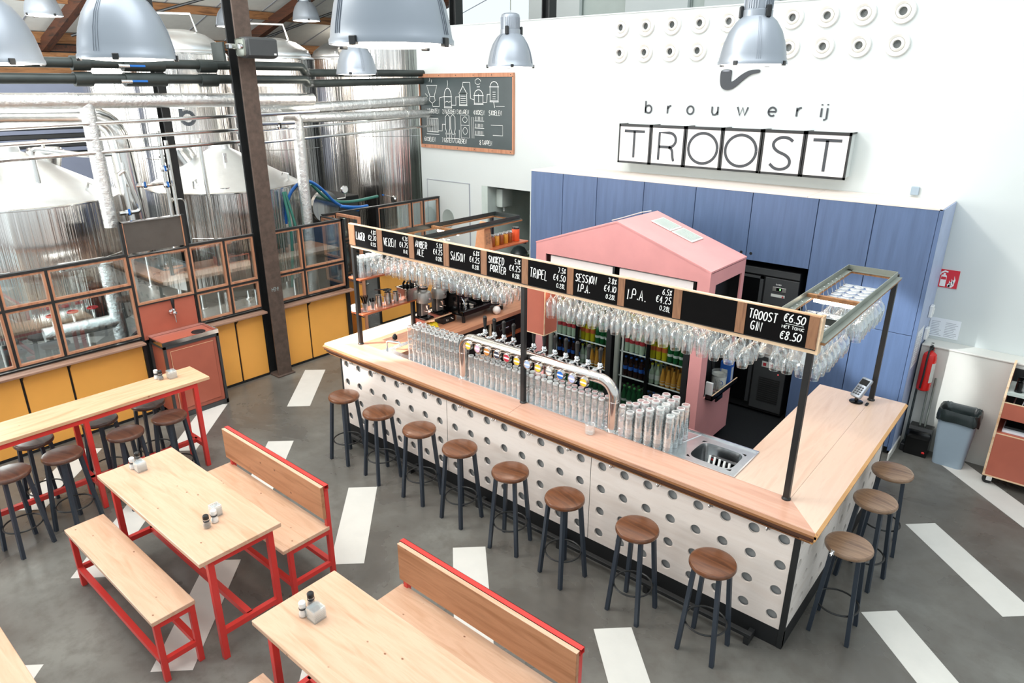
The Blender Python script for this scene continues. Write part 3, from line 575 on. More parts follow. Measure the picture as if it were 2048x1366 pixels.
for i in range(12):
    x = -3.54+.1268*i
    b = X_(t, 'badge', 'medal_%d' % i, lambda m_: m_.lathe([(0, -.012), (.037, -.012), (.037, 0)], (x, .315, 1.515), 22, 'y'))
    X_(t, 'badge_ring', 'tower_metal', lambda m_: m_.lathe([(.037, -.015), (.045, -.013), (.046, .015), (.034, .02), (.012, .04)], (x, .315, 1.515), 22, 'y'), True, None, b)
    X_(t, 'badge_band', 'sign_white' if i != 8 else 'ink_grey', lambda m_: m_.box(x-.033, x+.033, .301, .3025, 1.506, 1.521), False, None, b)
    f = X_(t, 'faucet', 'chrome', lambda m_: (m_.lathe([(.02, 0), (.024, .02), (.024, .05), (.016, .06), (.016, .10), (.022, .11), (.022, .15), (0, .16)], (x, .43, TZ+.02), 12, 'y'), m_.cyl((x, .57, TZ), (x, .60, 1.42), .010, .007, 8), m_.lathe([(.018, 0), (.026, .02), (.018, .04)], (x, .56, TZ+.03), 12)), True)
    X_(t, 'faucet_handle', 'plastic_black', lambda m_: m_.lathe([(.008, 0), (.013, .01), (.02, .10), (.022, .13), (.012, .145), (0, .147)], (x, .56, TZ+.065), 10), True, None, f)
t = thing('drip_tray', 'slotted steel drip tray under the beer taps', 'tray', (-2.79, .62, 1.1))
X_(t, 'tray', 'sink_steel', lambda m_: m_.cbox(-3.6, -1.98, .5, .76, 1.1015, 1.112, .003)); X_(t, 'slots', 'black_matt', lambda m_: [m_.box(-3.58+.04*i, -3.565+.04*i, .52, .74, 1.112, 1.113) for i in range(40)])
# ------------------------------------------------------------------ canopy with the menu boards
t = thing('bar_canopy', 'steel and wood canopy frame over the bar carrying the chalk menu boards', 'canopy', (-2.8, .3, 1.1))
for x, y in ((-5.30, .315), (-2.84, .325), (-.325, .315), (-.30, 2.56), (-5.27, 1.12), (-5.23, 2.56)):
    zt = 2.30 if y < 1 else 2.36
    if (x, y) == (-5.27, 1.12): zt = 2.36
    X_(t, 'post', 'black_steel', lambda m_: m_.cbox(x-.022, x+.022, y-.022, y+.022, 1.10, zt, .003)); X_(t, 'post_foot', 'black_steel', lambda m_: m_.lathe([(.034, 0), (.034, .008), (.024, .02)], (x, y, 1.10), 12), True)
X_(t, 'backboard', 'oak_slip', lambda m_: m_.box(-5.303, -.288, .285, .30, 2.29, 2.525))
X_(t, 'top_strip', 'board_edge', lambda m_: m_.box(-5.303, -.285, .276, .31, 2.525, 2.534)); X_(t, 'bottom_rail', 'board_edge', lambda m_: m_.box(-5.303, -.288, .285, .345, 2.262, 2.288)); X_(t, 'shadow_rail', 'black_steel', lambda m_: m_.box(-5.303, -.288, .274, .288, 2.290, 2.297)); X_(t, 'end_board', 'board_edge', lambda m_: m_.box(-.288, -.272, .276, .345, 2.262, 2.53))
DV = [-5.303, -5.197, -4.82, -4.735, -4.315, -4.24, -3.814, -3.739, -3.32, -3.246, -2.826, -2.756, -2.331, -2.268, -1.831, -1.771, -1.344, -1.278, -.851, -.783, -.354, -.288]
for i in range(11): X_(t, 'divider', 'oak_slip', lambda m_: m_.box(DV[2*i], DV[2*i+1], .270, .285, 2.298, 2.5245))
TX = [(['LAGER'], ['4.8%', '€2.70', '0.25L']), (['WEIZEN'], ['4.7%', '€4.75', '0.4L']), (['AMBER', 'ALE'], ['5.5%', '€4.25', '0.28L']), (['SAISON'], ['6.8%', '€4.25', '0.28L']), (['SMOKED', 'PORTER'], ['5.1%', '€4.25', '0.28L']), (['TRIPEL'], ['7.5%', '€4.50', '0.28L']),
      (['SESSION', 'I.P.A.'], ['3.8%', '€4.10', '0.28L']), (['I.P.A.'], ['6.5%', '€4.25', '0.28L']), ([], []), (['TROOST', 'GIN'], ['€6.50', 'MET TONIC', '€8.50'])]
for i, (nm, pr) in enumerate(TX):
    x0, x1 = DV[2*i+1], DV[2*i+2]; wd = x1-x0
    b = X_(t, 'menu_board', 'board_black', lambda m_: m_.box(x0+.001, x1-.001, .2745, .284, 2.30, 2.523))
    def f_t(m_):
        Y_ = .2735; H = .0; last = i == 9
        if nm:
            h = .066 if len(nm) == 2 else .082
            ww = max(sum(.5 if c in '.I1' else 1 for c in s) for s in nm); av = min(.54, (wd-.225)/(ww*h))
            zz = 2.415+(.012 if len(nm) == 2 else -h/2)
            for k2, s in enumerate(nm): text(m_, s, (x0+wd*(.05+(.05*k2)), Y_, zz-k2*(h+.018)), (1, 0, -.0), (0, 0, 1), h, .0078, av, .08, av*.68, .05)
        if pr and not last:
            for s, zz, h in zip(pr, (2.462, 2.393, 2.332), (.044, .054, .040)): text(m_, s, (x1-wd*.035, Y_, zz), (1, 0, 0), (0, 0, 1), h, h*.115, .54, .10, .38, .05, right=True)
        if last:
            text(m_, pr[0], (x1-.02, Y_, 2.45), (1, 0, 0), (0, 0, 1), .058, .0075, .56, .14, .40, .03, right=True); text(m_, pr[2], (x1-.03, Y_, 2.325), (1, 0, 0), (0, 0, 1), .058, .0075, .56, .14, .40, .03, right=True)
            text(m_, pr[1], (x1-.02, Y_, 2.405), (1, 0, 0), (0, 0, 1), .020, .004, .95, 0, .72, .02, right=True); m_.box(x1-.15, x1-.03, .2733, .2736, 2.437, 2.440)
    if nm: X_(t, 'lettering', 'chalk', f_t, False, None, b)
def ang_(m_, x0, y0, x1, y1, z, side):
    # L profile: upright web plus flange, laid between two points
    if abs(x1-x0) < 1e-6: m_.box(x0-.003, x0+.003, y0, y1, z, z+.05); m_.box(min(x0, x0+side*.045), max(x0, x0+side*.045), y0, y1, z, z+.005)
    else: m_.box(x0, x1, y0-.003, y0+.003, z, z+.05); m_.box(x0, x1, min(y0, y0+side*.045), max(y0, y0+side*.045), z, z+.005)
RT = 2.345
X_(t, 'rack_rail', 'angle_steel', lambda m_: (ang_(m_, -.285, .31, -.285, 2.50, RT, 1), ang_(m_, -.70, .31, -.70, 2.50, RT, 1), ang_(m_, -.70, 2.50, -.285, 2.50, RT, -1)), False, 'pale steel angle rails over the right side')
X_(t, 'rack_rail', 'angle_dark', lambda m_: (ang_(m_, -4.69, .31, -4.69, 2.50, RT, 1), ang_(m_, -5.11, .31, -5.11, 2.50, RT, -1), ang_(m_, -5.11, 2.50, -4.69, 2.50, RT, -1)), False, 'dark steel angle rails over the left side')
X_(t, 'rack_lath', 'beam_wood', lambda m_: (m_.box(-.285, -.245, .31, 2.5, RT-.018, RT), m_.box(-.72, -.655, .31, 2.5, RT-.018, RT), m_.box(-.7, -.285, 2.46, 2.5, RT-.018, RT), m_.box(-.70, -.285, 1.33, 1.37, RT-.0, RT+.03), m_.box(-4.69, -4.645, .31, 2.5, RT-.018, RT), m_.box(-5.155, -5.09, .31, 2.5, RT-.018, RT), m_.box(-5.11, -4.69, 2.46, 2.5, RT-.018, RT), m_.box(-5.11, -4.69, 1.33, 1.37, RT, RT+.03)))
X_(t, 'rack_rail', 'angle_dark', lambda m_: (m_.box(-5.1, -.3, .80, .806, RT-.03, RT+.02),))
X_(t, 'light_tube', 'led', lambda m_: m_.cyl((-.655, 1.40, RT-.03), (-.32, 1.40, RT-.03), .018, n=12), True, 'lit warm light tube'); X_(t, 'light_tube', 'led', lambda m_: m_.cyl((-5.06, 1.40, RT-.03), (-4.72, 1.40, RT-.03), .018, n=12), True)
X_(t, 'light_strip', 'led', lambda m_: (m_.box(-5.1, -2.9, .36, .375, 2.30, 2.306), m_.box(-2.75, -.75, .36, .375, 2.30, 2.306)))
# shelves hung on the left posts
def shelf(lbl, z, y0, y1, x0=-5.42, x1=-5.2, nm='bar_shelf'):
    t = thing(nm, lbl, 'shelf', ((x0+x1)/2, (y0+y1)/2, z)); X_(t, 'board', 'walnut_shelf', lambda m_: m_.cbox(x0, x1, y0, y1, z-.022, z, .004))
    X_(t, 'bracket', 'black_steel', lambda m_: (m_.box(x0+.02, x1-.02, y0+.02, y0+.035, z-.045, z-.022), m_.box(x0+.02, x1-.02, y1-.035, y1-.02, z-.045, z-.022))); return t
shelf('lower wooden shelf on the left bar posts holding milk jugs', 1.485, .30, 1.32); shelf('upper wooden shelf on the left bar posts holding tumblers', 1.90, .30, 1.3); shelf('short wooden shelf under the left rack holding jars', 2.06-.0, 1.75, 2.60, -4.86, -4.62)
# ------------------------------------------------------------------ stools
def make_stool(seatmat, legmat='stool_leg'):
    t = proto('bar_stool', 'x', 'stool')
    X_(t, 'seat', seatmat, lambda m_: m_.lathe([(0, .737), (.150, .737), (.163, .742), (.168, .752), (.168, .765), (.162, .777), (.150, .780), (.145, .781), (0, .778)], n=36), True)
    for a, b in ((1, 1), (1, -1), (-1, 1), (-1, -1)):
        X_(t, 'leg', legmat, lambda m_: m_.bar((a*.092, b*.092, .738), (a*.138, b*.138, .0), .030, .030, (0, 1, 0)))
    X_(t, 'foot_ring', 'black_steel', lambda m_: m_.tube([(.152*cos(2*pi*i/28), .152*sin(2*pi*i/28), .245) for i in range(28)], .0075, 7, True), True)
    X_(t, 'seat_plate', legmat, lambda m_: m_.box(-.1, .1, -.1, .1, .728, .737))
    return t
st_a = make_stool('seat_wood'); st_b = make_stool('seat_wood_light'); st_c = make_stool('seat_wood_dark')
index_kids()
nth = ['first', 'second', 'third', 'fourth', 'fifth', 'sixth', 'seventh', 'eighth']
first = {}
def put(p, x, y, rz, lbl, grp, key):
    if key not in first: first[key] = 1; o = p
    else: o = dup(p)
    o.location = (x, y, 0); o.rotation_euler.z = rz; o['label'] = lbl; o['group'] = grp
for i, (x, y) in enumerate([(-4.874, -.285), (-4.277, -.29), (-3.674, -.275), (-3.106, -.285), (-2.476, -.295), (-1.866, -.32), (-1.197, -.295), (-.58, -.297)]):
    e = ', seat sunlit' if i == 0 else ''
    put(st_a, x, y, radians([4, -9, 3, -3, 12, -14, -2, 0][i]), '%s brown-seated bar stool from the left along the bar front%s' % (nth[i], e), 'stools along the bar front', 'a')
for (x, y), l, r_ in zip([(.107, .54), (.102, 1.307), (.098, 1.897)], ['pale-seated bar stool at the right bar side nearest the corner', 'middle of the three stools on the right side of the bar', 'stool at the far end of the right bar side'], (2, -12, 9)):
    put(st_b, x, y, radians(r_), l, 'stools at the right side of the bar', 'b')
for (x, y), l, r_ in zip([(-5.83, -1.75), (-5.80, -2.19), (-5.80, -2.74), (-5.80, -3.16), (-6.33, -1.75), (-6.30, -2.24), (-6.31, -2.82)],
    ['dark stool on the near side of the high table, closest to its right end', 'dark stool on the near side of the high table, second from the right end', 'dark stool on the near side of the high table, just left of its middle legs', 'dark stool on the near side of the high table, cut by the left frame edge',
     'dark stool behind the high table in front of the terracotta cabinet', 'dark stool behind the high table beside its middle legs', 'dark stool behind the high table against the yellow panels at left'], (20, 8, 25, 15, 5, 30, 12)):
    put(st_c, x, y, radians(r_), l, 'stools around the high table', 'c')
# ------------------------------------------------------------------ pine tables and benches on red steel frames
def plank_top(t, nm, mat, x0, x1, y0, y1, z, th=.035, n=1, ax='x'):
    X_(t, nm, mat, lambda m_: m_.cbox(x0, x1, y0, y1, z-th, z, .003))
def table(lbl, x0, x1, y0, y1, z=.90, ix=.02):
    t = thing('dining_table', lbl, 'table', ((x0+x1)/2, (y0+y1)/2, 0), 'pine tables on red frames')
    plank_top(t, 'tabletop', 'pine', x0, x1, y0, y1, z); R = .045; zt = z-.035
    for sx, xx in ((1, x0+.09), (-1, x1-.03-R/2)):
        xx = x0+.06 if sx == 1 else x1-.04
        for yy in (y0+.085, y1-.085): X_(t, 'leg', 'red_steel', lambda m_: m_.cbox(xx-R/2, xx+R/2, yy-R/2, yy+R/2, 0.0, zt, .003))
        X_(t, 'end_rail', 'red_steel', lambda m_: (m_.box(xx-R/2+.002, xx+R/2-.002, y0+.108, y1-.108, zt-R, zt-.001), m_.box(xx-R/2+.002, xx+R/2-.002, y0+.107, y1-.107, .21, .21+R)))
    X_(t, 'stretcher', 'red_steel', lambda m_: m_.box(x0+.05, x1-.05, (y0+y1)/2-R/2, (y0+y1)/2+R/2, .21, .21+R))
    return t
table('pine table on red frame with salt and pepper at both ends', -4.92, -3.168, -2.745, -2.118)
table('pine table on red frame at the bottom centre with one condiment set', -2.424, -.672, -2.79, -2.183)
table('corner of a pine table cut off at the bottom left of the frame', -4.55, -2.80, -4.42, -3.79)
def bench(lbl, x0, x1, y0, y1, back=False, z=.54):
    t = thing('bench', lbl, 'bench', ((x0+x1)/2, (y0+y1)/2, 0), 'pine benches on red frames'); R = .04; zt = z-.035
    plank_top(t, 'seat', 'pine', x0, x1, y0, y1-(.03 if back else 0), z)
    for xx in (x0+.05, x1-.025):
        for yy in (y0+(.03 if not back else .07), y1-.025):
            X_(t, 'leg', 'red_steel', lambda m_: m_.cbox(xx-R/2, xx+R/2, yy-R/2, yy+R/2, 0, zt if not (back and yy > y0+.2) else .889, .003))
        X_(t, 'end_rail', 'red_steel', lambda m_: (m_.box(xx-R/2+.002, xx+R/2-.002, y0+(.05 if not back else .09), y1-.045, zt-R, zt-.001), m_.box(xx-R/2+.002, xx+R/2-.002, y0+(.05 if not back else .09), y1-.045, .15, .15+R)))
    X_(t, 'side_rail', 'red_steel', lambda m_: (m_.box(x0+.06, x1-.03, y1-.03-R/2, y1-.03+R/2, .15, .15+R)))
    X_(t, 'side_rail', 'red_steel', lambda m_: (m_.box(x0+.06, x1-.03, y0+.03+(.04 if back else 0)-R/2, y0+.03+(.04 if back else 0)+R/2, .15, .15+R)))
    if not back: X_(t, 'seat_rail', 'red_steel', lambda m_: m_.box(x0+.05, x1-.03, y0+.02, y0+.05, zt-.03, zt-.0006))
    if back:
        X_(t, 'backrest', 'pine_back', lambda m_: m_.cbox(x0+.03, x1+.0, y1-.078, y1-.048, .625, .925, .003)); X_(t, 'backrest_edge', 'pine', lambda m_: m_.box(x0+.03, x1, y1-.0785, y1-.047, .9252, .927))
        X_(t, 'top_rail', 'red_steel', lambda m_: (m_.box(x0+.02, x1+.005, y1-.047, y1-.044, .89, .93), m_.box(x0+.02, x1+.005, y1-.008, y1-.005, .89, .93), m_.box(x0+.02, x1+.005, y1-.047, y1-.005, .927, .93), m_.box(x0+.02, x1+.005, y1-.047, y1-.005, .89, .893)))
    return t
bench('low backless pine bench on red frame in front of the left table', -4.91, -3.305, -3.065, -2.765)
bench('low backless pine bench, one corner showing at the bottom edge', -2.36, -.76, -3.10, -2.80)
bench('pine bench with red-topped backrest between the left table and the bar', -4.89, -3.30, -2.065, -1.60, True)
bench('pine bench with red-topped backrest at bottom centre, nearest the camera', -2.32, -.75, -2.09, -1.67, True)
# high table
t = thing('high_table', 'long narrow high pine table on red frame by the yellow panels', 'table', (-6.13, -2.5, 0))
X_(t, 'tabletop', 'pine_y', lambda m_: m_.cbox(-6.335, -5.895, -4.6, -1.245, .995, 1.03, .003)); R = .045
for yy in (-1.40, -2.46, -3.52):
    for xx in (-6.28, -5.93): X_(t, 'leg', 'red_steel', lambda m_: m_.cbox(xx-R/2, xx+R/2, yy-R/2, yy+R/2, 0, .995, .003))
    X_(t, 'cross_rail', 'red_steel', lambda m_: (m_.box(-6.26, -5.95, yy-R/2, yy+R/2, .24, .24+R), m_.box(-6.28, -5.93, yy-R/2, yy+R/2, .95, .994)))
X_(t, 'stretcher', 'red_steel', lambda m_: m_.box(-6.125, -6.08, -4.5, -1.4, .24, .24+R)); X_(t, 'side_rail', 'red_steel', lambda m_: (m_.box(-5.93, -5.907, -4.55, -1.38, .95, .9945), m_.box(-6.30, -6.28, -4.55, -1.38, .95, .9945)))
# condiments
def shaker(p, kind, lbl):
    x, y, z = p
    t = thing(kind+'_shaker', lbl, 'shaker', p, 'salt and pepper shakers')
    X_(t, 'jar', 'jar_glass', lambda m_: m_.lathe([(.0, 0), (.026, .0), (.028, .006), (.028, .03), (.020, .045), (.022, .06), (.018, .075)], p, 14), True); X_(t, 'contents', 'pepper' if kind == 'pepper' else 'salt', lambda m_: m_.lathe([(.0, .003), (.024, .004), (.025, .028), (.018, .045), (.0, .046)], p, 12), True)
    X_(t, 'cap', 'plastic_black' if kind == 'pepper' else 'white_plastic', lambda m_: m_.lathe([(.019, .070), (.022, .072), (.022, .098), (.017, .104), (0, .105)], p, 14), True)
    X_(t, 'band', 'ink', lambda m_: m_.lathe([(.0225, .052), (.0228, .054), (.0228, .062), (.0225, .064)], p, 12), True)
def holder(p, lbl, s=.05):
    x, y, z = p; t = thing('candle_glass', lbl, 'glass', p)
    def f(m_):
        for w_, b in ((s, 0), (s-.007, .008)): m_.cbox(x-w_, x+w_, y-w_, y+w_, z+b, z+.085, .008)
    def f2(m_):
        for a, b, c_, d in ((x-s, x+s, y-s, y-s+.008), (x-s, x+s, y+s-.008, y+s), (x-s, x-s+.008, y-s+.008, y+s-.008), (x+s-.008, x+s, y-s+.008, y+s-.008)): m_.box(a, b, c_, d, z, z+.085)
        m_.box(x-s, x+s, y-s, y+s, z, z+.012)
    X_(t, 'glass_cube', 'jar_glass', f2); X_(t, 'rib', 'jar_glass', lambda m_: [m_.box(x-s-.001, x+s+.001, y-s-.001, y+s+.001, z+.02+.012*i, z+.024+.012*i) for i in range(5)])
Z9 = .901
shaker((-4.80, -2.50, Z9), 'salt', 'white-capped salt shaker on the far end of the left pine table'); shaker((-4.86, -2.43, Z9), 'pepper', 'black-capped pepper shaker on the far end of the left pine table'); holder((-4.72, -2.47, Z9), 'ribbed square glass beside the salt on the far end of the left table', .038)
shaker((-3.53, -2.50, Z9), 'pepper', 'black-capped pepper shaker on the near end of the left pine table'); shaker((-3.55, -2.43, Z9), 'salt', 'white-capped salt shaker on the near end of the left pine table'); holder((-3.63, -2.38, Z9), 'clear square glass behind the shakers on the near end of the left table', .036)
shaker((-2.22, -2.56, Z9), 'salt', 'white-capped salt shaker on the bottom centre table'); shaker((-2.25, -2.48, Z9), 'pepper', 'black-capped pepper shaker on the bottom centre table'); holder((-2.14, -2.52, Z9), 'ribbed square glass beside the salt on the bottom centre table', .042)
shaker((-6.25, -1.64, 1.031), 'salt', 'white-capped salt shaker on the far end of the high table'); shaker((-6.20, -1.62, 1.031), 'pepper', 'black-capped pepper shaker on the far end of the high table'); holder((-6.16, -1.52, 1.031), 'square glass beside the shakers on the high table', .04)
# ------------------------------------------------------------------ blue cabinets
JX = [-5.493, -4.912, -4.335, -3.605, -2.877, -2.155, -1.409, -.826, -.243]
pos = ['first tall blue cabinet from the left, beside the kitchen opening', 'second tall blue cabinet from the left', 'third tall blue cabinet from the left, under the first sign box', 'fourth tall blue cabinet from the left, behind the pink roof peak',
       'blue wall cabinet just left of the black cooler control panel', 'blue wall cabinet with a finger hole hanging over the black cooler', 'tall blue cabinet right of the black cooler', 'last tall blue cabinet on the right, beside the fire safety sign']
for i in range(8):
    x0, x1 = JX[i], JX[i+1]; over = i in (4, 5); z0 = 1.99 if over else .1
    t = thing('tall_cabinet', pos[i], 'cabinet', ((x0+x1)/2, 4.1, z0), 'blue cabinets on the back wall')
    X_(t, 'carcass', 'blue_board', lambda m_: m_.box(x0+.001, x1-.001, 3.756, 4.44, z0, 2.785))
    if i in (6, 7):
        X_(t, 'door', 'blue_board', lambda m_: m_.cbox(x0+.004, x1-.004, 3.732, 3.754, 1.449, 2.79, .002)); X_(t, 'door', 'blue_board', lambda m_: m_.cbox(x0+.004, x1-.004, 3.732, 3.754, z0, 1.443, .002))
    else: X_(t, 'door', 'blue_board', lambda m_: m_.cbox(x0+.004, x1-.004, 3.732, 3.754, z0, 2.79, .002))
    if over: X_(t, 'finger_hole', 'black_matt', lambda m_: m_.lathe([(0, 0), (.018, 0), (.018, .01)], ((x1-.06) if i == 4 else (x0+.06), 3.731, 2.07), 14, 'y'))
    if not over: X_(t, 'plinth', 'black_matt', lambda m_: m_.box(x0, x1, 3.78, 4.44, 0, .1))
t = thing('cabinet_end_panel', 'pale blue end panel closing the right side of the blue cabinets', 'panel', (-.22, 4.1, 0)); X_(t, 'panel', 'pale_blue', lambda m_: m_.cbox(-.24, -.205, 3.74, 4.445, .06, 2.80, .003)); X_(t, 'edge_strip', 'blue_board', lambda m_: m_.box(-.243, -.205, 3.728, 3.74, .06, 2.8)); X_(t, 'skirting', 'stripe_white', lambda m_: m_.box(-.205, -.19, 3.6, 4.15, 0, .09)); 
t = thing('birch_worktop', 'pale birch plywood top running over the blue cabinets', 'top board', (-2.9, 4.1, 2.8))
for i in range(4): X_(t, 'top_board', 'birch', lambda m_: m_.box(-5.50+i*1.322, -4.182+i*1.322, 3.728, 4.446, 2.79, 2.806))
# switches, wire and notices on the end panel / wall
for z, l in ((1.62, 'upper white wall switch on the end of the blue cabinets'), (1.36, 'lower white wall switch on the end of the blue cabinets')):
    t = thing('wall_switch', l, 'switch', (-.19, 4.24, z)); X_(t, 'plate', 'white_plastic', lambda m_: m_.cbox(-.203, -.165, 4.19, 4.28, z-.07, z+.07, .008)); X_(t, 'rocker', 'white_plastic', lambda m_: m_.cbox(-.166, -.158, 4.21, 4.26, z-.035, z+.035, .003))
def f_paper_lines(m_, P, U, V, w_, h, n):
    for i in range(n):
        for a, b in ((.06, .44), (.52, .94)): ribbon(m_, [(w_*a, h*(.1+.8*i/n)), (w_*(a+(b-a)*random.uniform(.6, 1)), h*(.1+.8*i/n))], h*.022, P, U, V)
t = thing('notice_sheet', 'printed white sheet taped to the end of the blue cabinets', 'notice', (-.2, 3.95, 1.3)); X_(t, 'sheet', 'paper', lambda m_: m_.box(-.204, -.2025, 3.80, 4.12, 1.05, 1.48)); X_(t, 'print', 'ink_grey', lambda m_: f_paper_lines(m_, (-.2020, 3.80, 1.05), (0, 1, 0), (0, 0, 1), .32, .43, 12), False)
t = thing('notice_sheet', 'pale landscape list taped to the white wall under the fire sign', 'notice', (-.06, 4.45, 1.4)); X_(t, 'sheet', 'paper', lambda m_: m_.box(-.2, .1, 4.445, 4.4485, 1.28, 1.5)); X_(t, 'print', 'ink_grey', lambda m_: f_paper_lines(m_, (-.2, 4.4445, 1.28), (1, 0, 0), (0, 0, 1), .3, .22, 9))
t = thing('junction_box', 'small grey junction box on the wall above the blue cabinets', 'box', (-.62, 4.44, 2.85)); X_(t, 'box', 'grey_plastic', lambda m_: m_.cbox(-.66, -.58, 4.42, 4.449, 2.83, 2.92, .004))
# fire sign
t = thing('fire_sign', 'red square sign with white extinguisher and flames', 'sign', (-.125, 4.44, 1.95))
X_(t, 'plate', 'sign_red', lambda m_: m_.box(-.228, -.024, 4.443, 4.449, 1.856, 2.058))
def f_fs(m_):
    P = lambda u, v: (-.228+u*.204, 4.442, 1.856+v*.202)
    def poly(pts): m_.add([P(*p) for p in pts], [tuple(range(len(pts)))])
    poly([(.17, .06), (.44, .06), (.44, .62), (.40, .70), (.21, .70), (.17, .62)]); poly([(.26, .70), (.36, .70), (.36, .80), (.26, .80)]); poly([(.12, .84), (.30, .95), (.46, .92), (.46, .84), (.30, .86), (.16, .76)]); poly([(.10, .66), (.16, .70), (.16, .82), (.09, .80)])
    for k in range(3):
        x, y = .56+.10*k, .06+.10*k
        poly([(x, y), (x+.10, y), (x+.13, y+.18), (x+.02, y+.38), (x+.04, y+.2), (x-.04, y+.12)]) if k < 2 else poly([(x, y), (x+.08, y+.02), (x+.11, y+.22), (x+.02, y+.45), (x+.05, y+.25), (x-.03, y+.14)])
    poly([(.54, .04), (.74, .04), (.84, .16), (.84, .3), (.72, .12), (.6, .2)])
X_(t, 'pictogram', 'sign_white', f_fs); X_(t, 'pictogram_gap', 'sign_red', lambda m_: m_.box(-.190, -.142, 4.440, 4.4415, 1.945, 1.975))
# fire extinguisher
t = thing('fire_extinguisher', 'red fire extinguisher with black hose hung beside the blue cabinets', 'extinguisher', (-.09, 4.06, .76))
ex, ey = -.075, 4.05
X_(t, 'cylinder', 'red_paint', lambda m_: m_.lathe([(0, .76), (.055, .762), (.068, .775), (.07, .80), (.07, 1.15), (.062, 1.19), (.035, 1.215), (.02, 1.22), (.02, 1.24)], (ex, ey, 0), 24), True)
X_(t, 'label', 'label_white', lambda m_: [m_.quad(*[(ex+.0706*cos(a), ey+.0706*sin(a), z) for a, z in ((a0, .87), (a0+.15, .87), (a0+.15, 1.1), (a0, 1.1))]) for a0 in [-.9+.15*k for k in range(6)]])
X_(t, 'valve', 'black_gloss', lambda m_: (m_.cyl((ex, ey, 1.24), (ex, ey, 1.28), .022), m_.bar((ex-.01, ey+.02, 1.29), (ex+.01, ey-.07, 1.31), .022, .012), m_.bar((ex-.01, ey+.02, 1.31), (ex+.01, ey-.08, 1.345), .022, .01)), True)
X_(t, 'hose', 'plastic_black', lambda m_: m_.tube([(ex, ey-.02, 1.27), (ex-.01, ey-.07, 1.24), (ex-.012, ey-.088, 1.15), (ex-.012, ey-.082, .95), (ex-.02, ey-.078, .80)], .010, 8), True); X_(t, 'wall_bracket', 'chrome', lambda m_: (m_.box(ex-.03, ex+.03, ey+.06, 4.16, 1.05, 1.08), m_.box(ex-.02, ex+.02, ey+.07, 4.16, .9, 1.25)))
# broom and lidded dustpan
t = thing('dustpan_set', 'black long-handled dustpan and broom standing in the corner under the extinguisher', 'dustpan', (.0, 4.03, 0))
X_(t, 'pan', 'black_gloss', lambda m_: m_.prism([(3.93, .0), (3.95, .26), (4.0, .33), (4.12, .33), (4.14, .0)], 'x', -.11, .12)); X_(t, 'lid', 'black_gloss', lambda m_: m_.cbox(-.115, .125, 3.925, 4.0, .20, .30, .03, 2), True)
X_(t, 'handle', 'angle_steel', lambda m_: (m_.cyl((-.02, 4.06, .31), (-.035, 4.12, .92), .011), m_.cyl((.03, 4.06, .31), (.02, 4.13, .9), .011)), True); X_(t, 'red_button', 'red_paint', lambda m_: m_.cbox(.07, .10, 3.915, 3.932, .05, .07, .003))
t = thing('broom', 'slim grey broom pole leaning beside the dustpan', 'broom', (-.14, 4.05, 0)); X_(t, 'pole', 'angle_dark', lambda m_: m_.cyl((-.13, 4.03, .08), (-.14, 4.13, 1.02), .012), True); X_(t, 'head', 'black_matt', lambda m_: m_.cbox(-.16, -.11, 3.96, 4.1, .0, .09, .008))
# waste bin
t = thing('waste_bin', 'grey plastic waste bin lined with a black bag against the white wall', 'bin', (.33, 3.98, 0))
def f_bin(m_):
    def ring(cx, cy_, hx, hy, z, r=.05, n=6):
        out = []
        for sx, sy, a0 in ((1, 1, 0), (-1, 1, pi/2), (-1, -1, pi), (1, -1, 3*pi/2)):
            for k in range(n+1): a = a0+k*pi/2/n; out.append((cx+sx*(hx-r)+r*cos(a), cy_+sy*(hy-r)+r*sin(a), z))
        return out
    R = [ring(.33, 3.985, .145, .10, 0.0), ring(.33, 3.985, .18, .135, .60), ring(.33, 3.985, .172, .127, .60), ring(.33, 3.985, .14, .095, .03)]
    n = len(R[0]); m_.add([p for r in R for p in r], [(i*n+k, i*n+(k+1) % n, (i+1)*n+(k+1) % n, (i+1)*n+k) for i in range(3) for k in range(n)]+[tuple(range(n))[::-1], tuple(range(3*n, 4*n))])
def xrot(m_, cx, cy_, a):
    c_, s_ = cos(a), sin(a); m_.v = [(cx+(x-cx)*c_-(y-cy_)*s_, cy_+(x-cx)*s_+(y-cy_)*c_, z) for x, y, z in m_.v]
m_ = M(); f_bin(m_); xrot(m_, .33, 3.985, -.03); m_.build('bucket', 'grey_plastic', t, True)
def f_bag(m_):
    n = 44; rows = []
    for z, g, jit in ((.42, -.03, .0), (.60, -.02, .004), (.665, .0, .004), (.672, .012, .006), (.64, .022, .006), (.60, .024, .008), (.545, .022, .01)):
        r_ = []
        for k in range(n):
            a = 2*pi*k/n; ex_ = (abs(cos(a))**.35)*(1 if cos(a) >= 0 else -1); ey_ = (abs(sin(a))**.35)*(1 if sin(a) >= 0 else -1)
            droop = (-.05*max(0, cos(a*1.0-.9)) if z == .545 else 0)
            r_.append((.33+ex_*(.176+g+random.uniform(-jit, jit)), 3.985+ey_*(.131+g+random.uniform(-jit, jit)), z+droop+random.uniform(-jit, jit)))
        rows.append(r_)
    m_.add([p for r in rows for p in r], [(i*n+k, i*n+(k+1) % n, (i+1)*n+(k+1) % n, (i+1)*n+k) for i in range(len(rows)-1) for k in range(n)]+[tuple(range(n))])
m_ = M(); f_bag(m_); xrot(m_, .33, 3.985, -.03); m_.build('bin_liner', 'bag_black', t, True, ang=60)
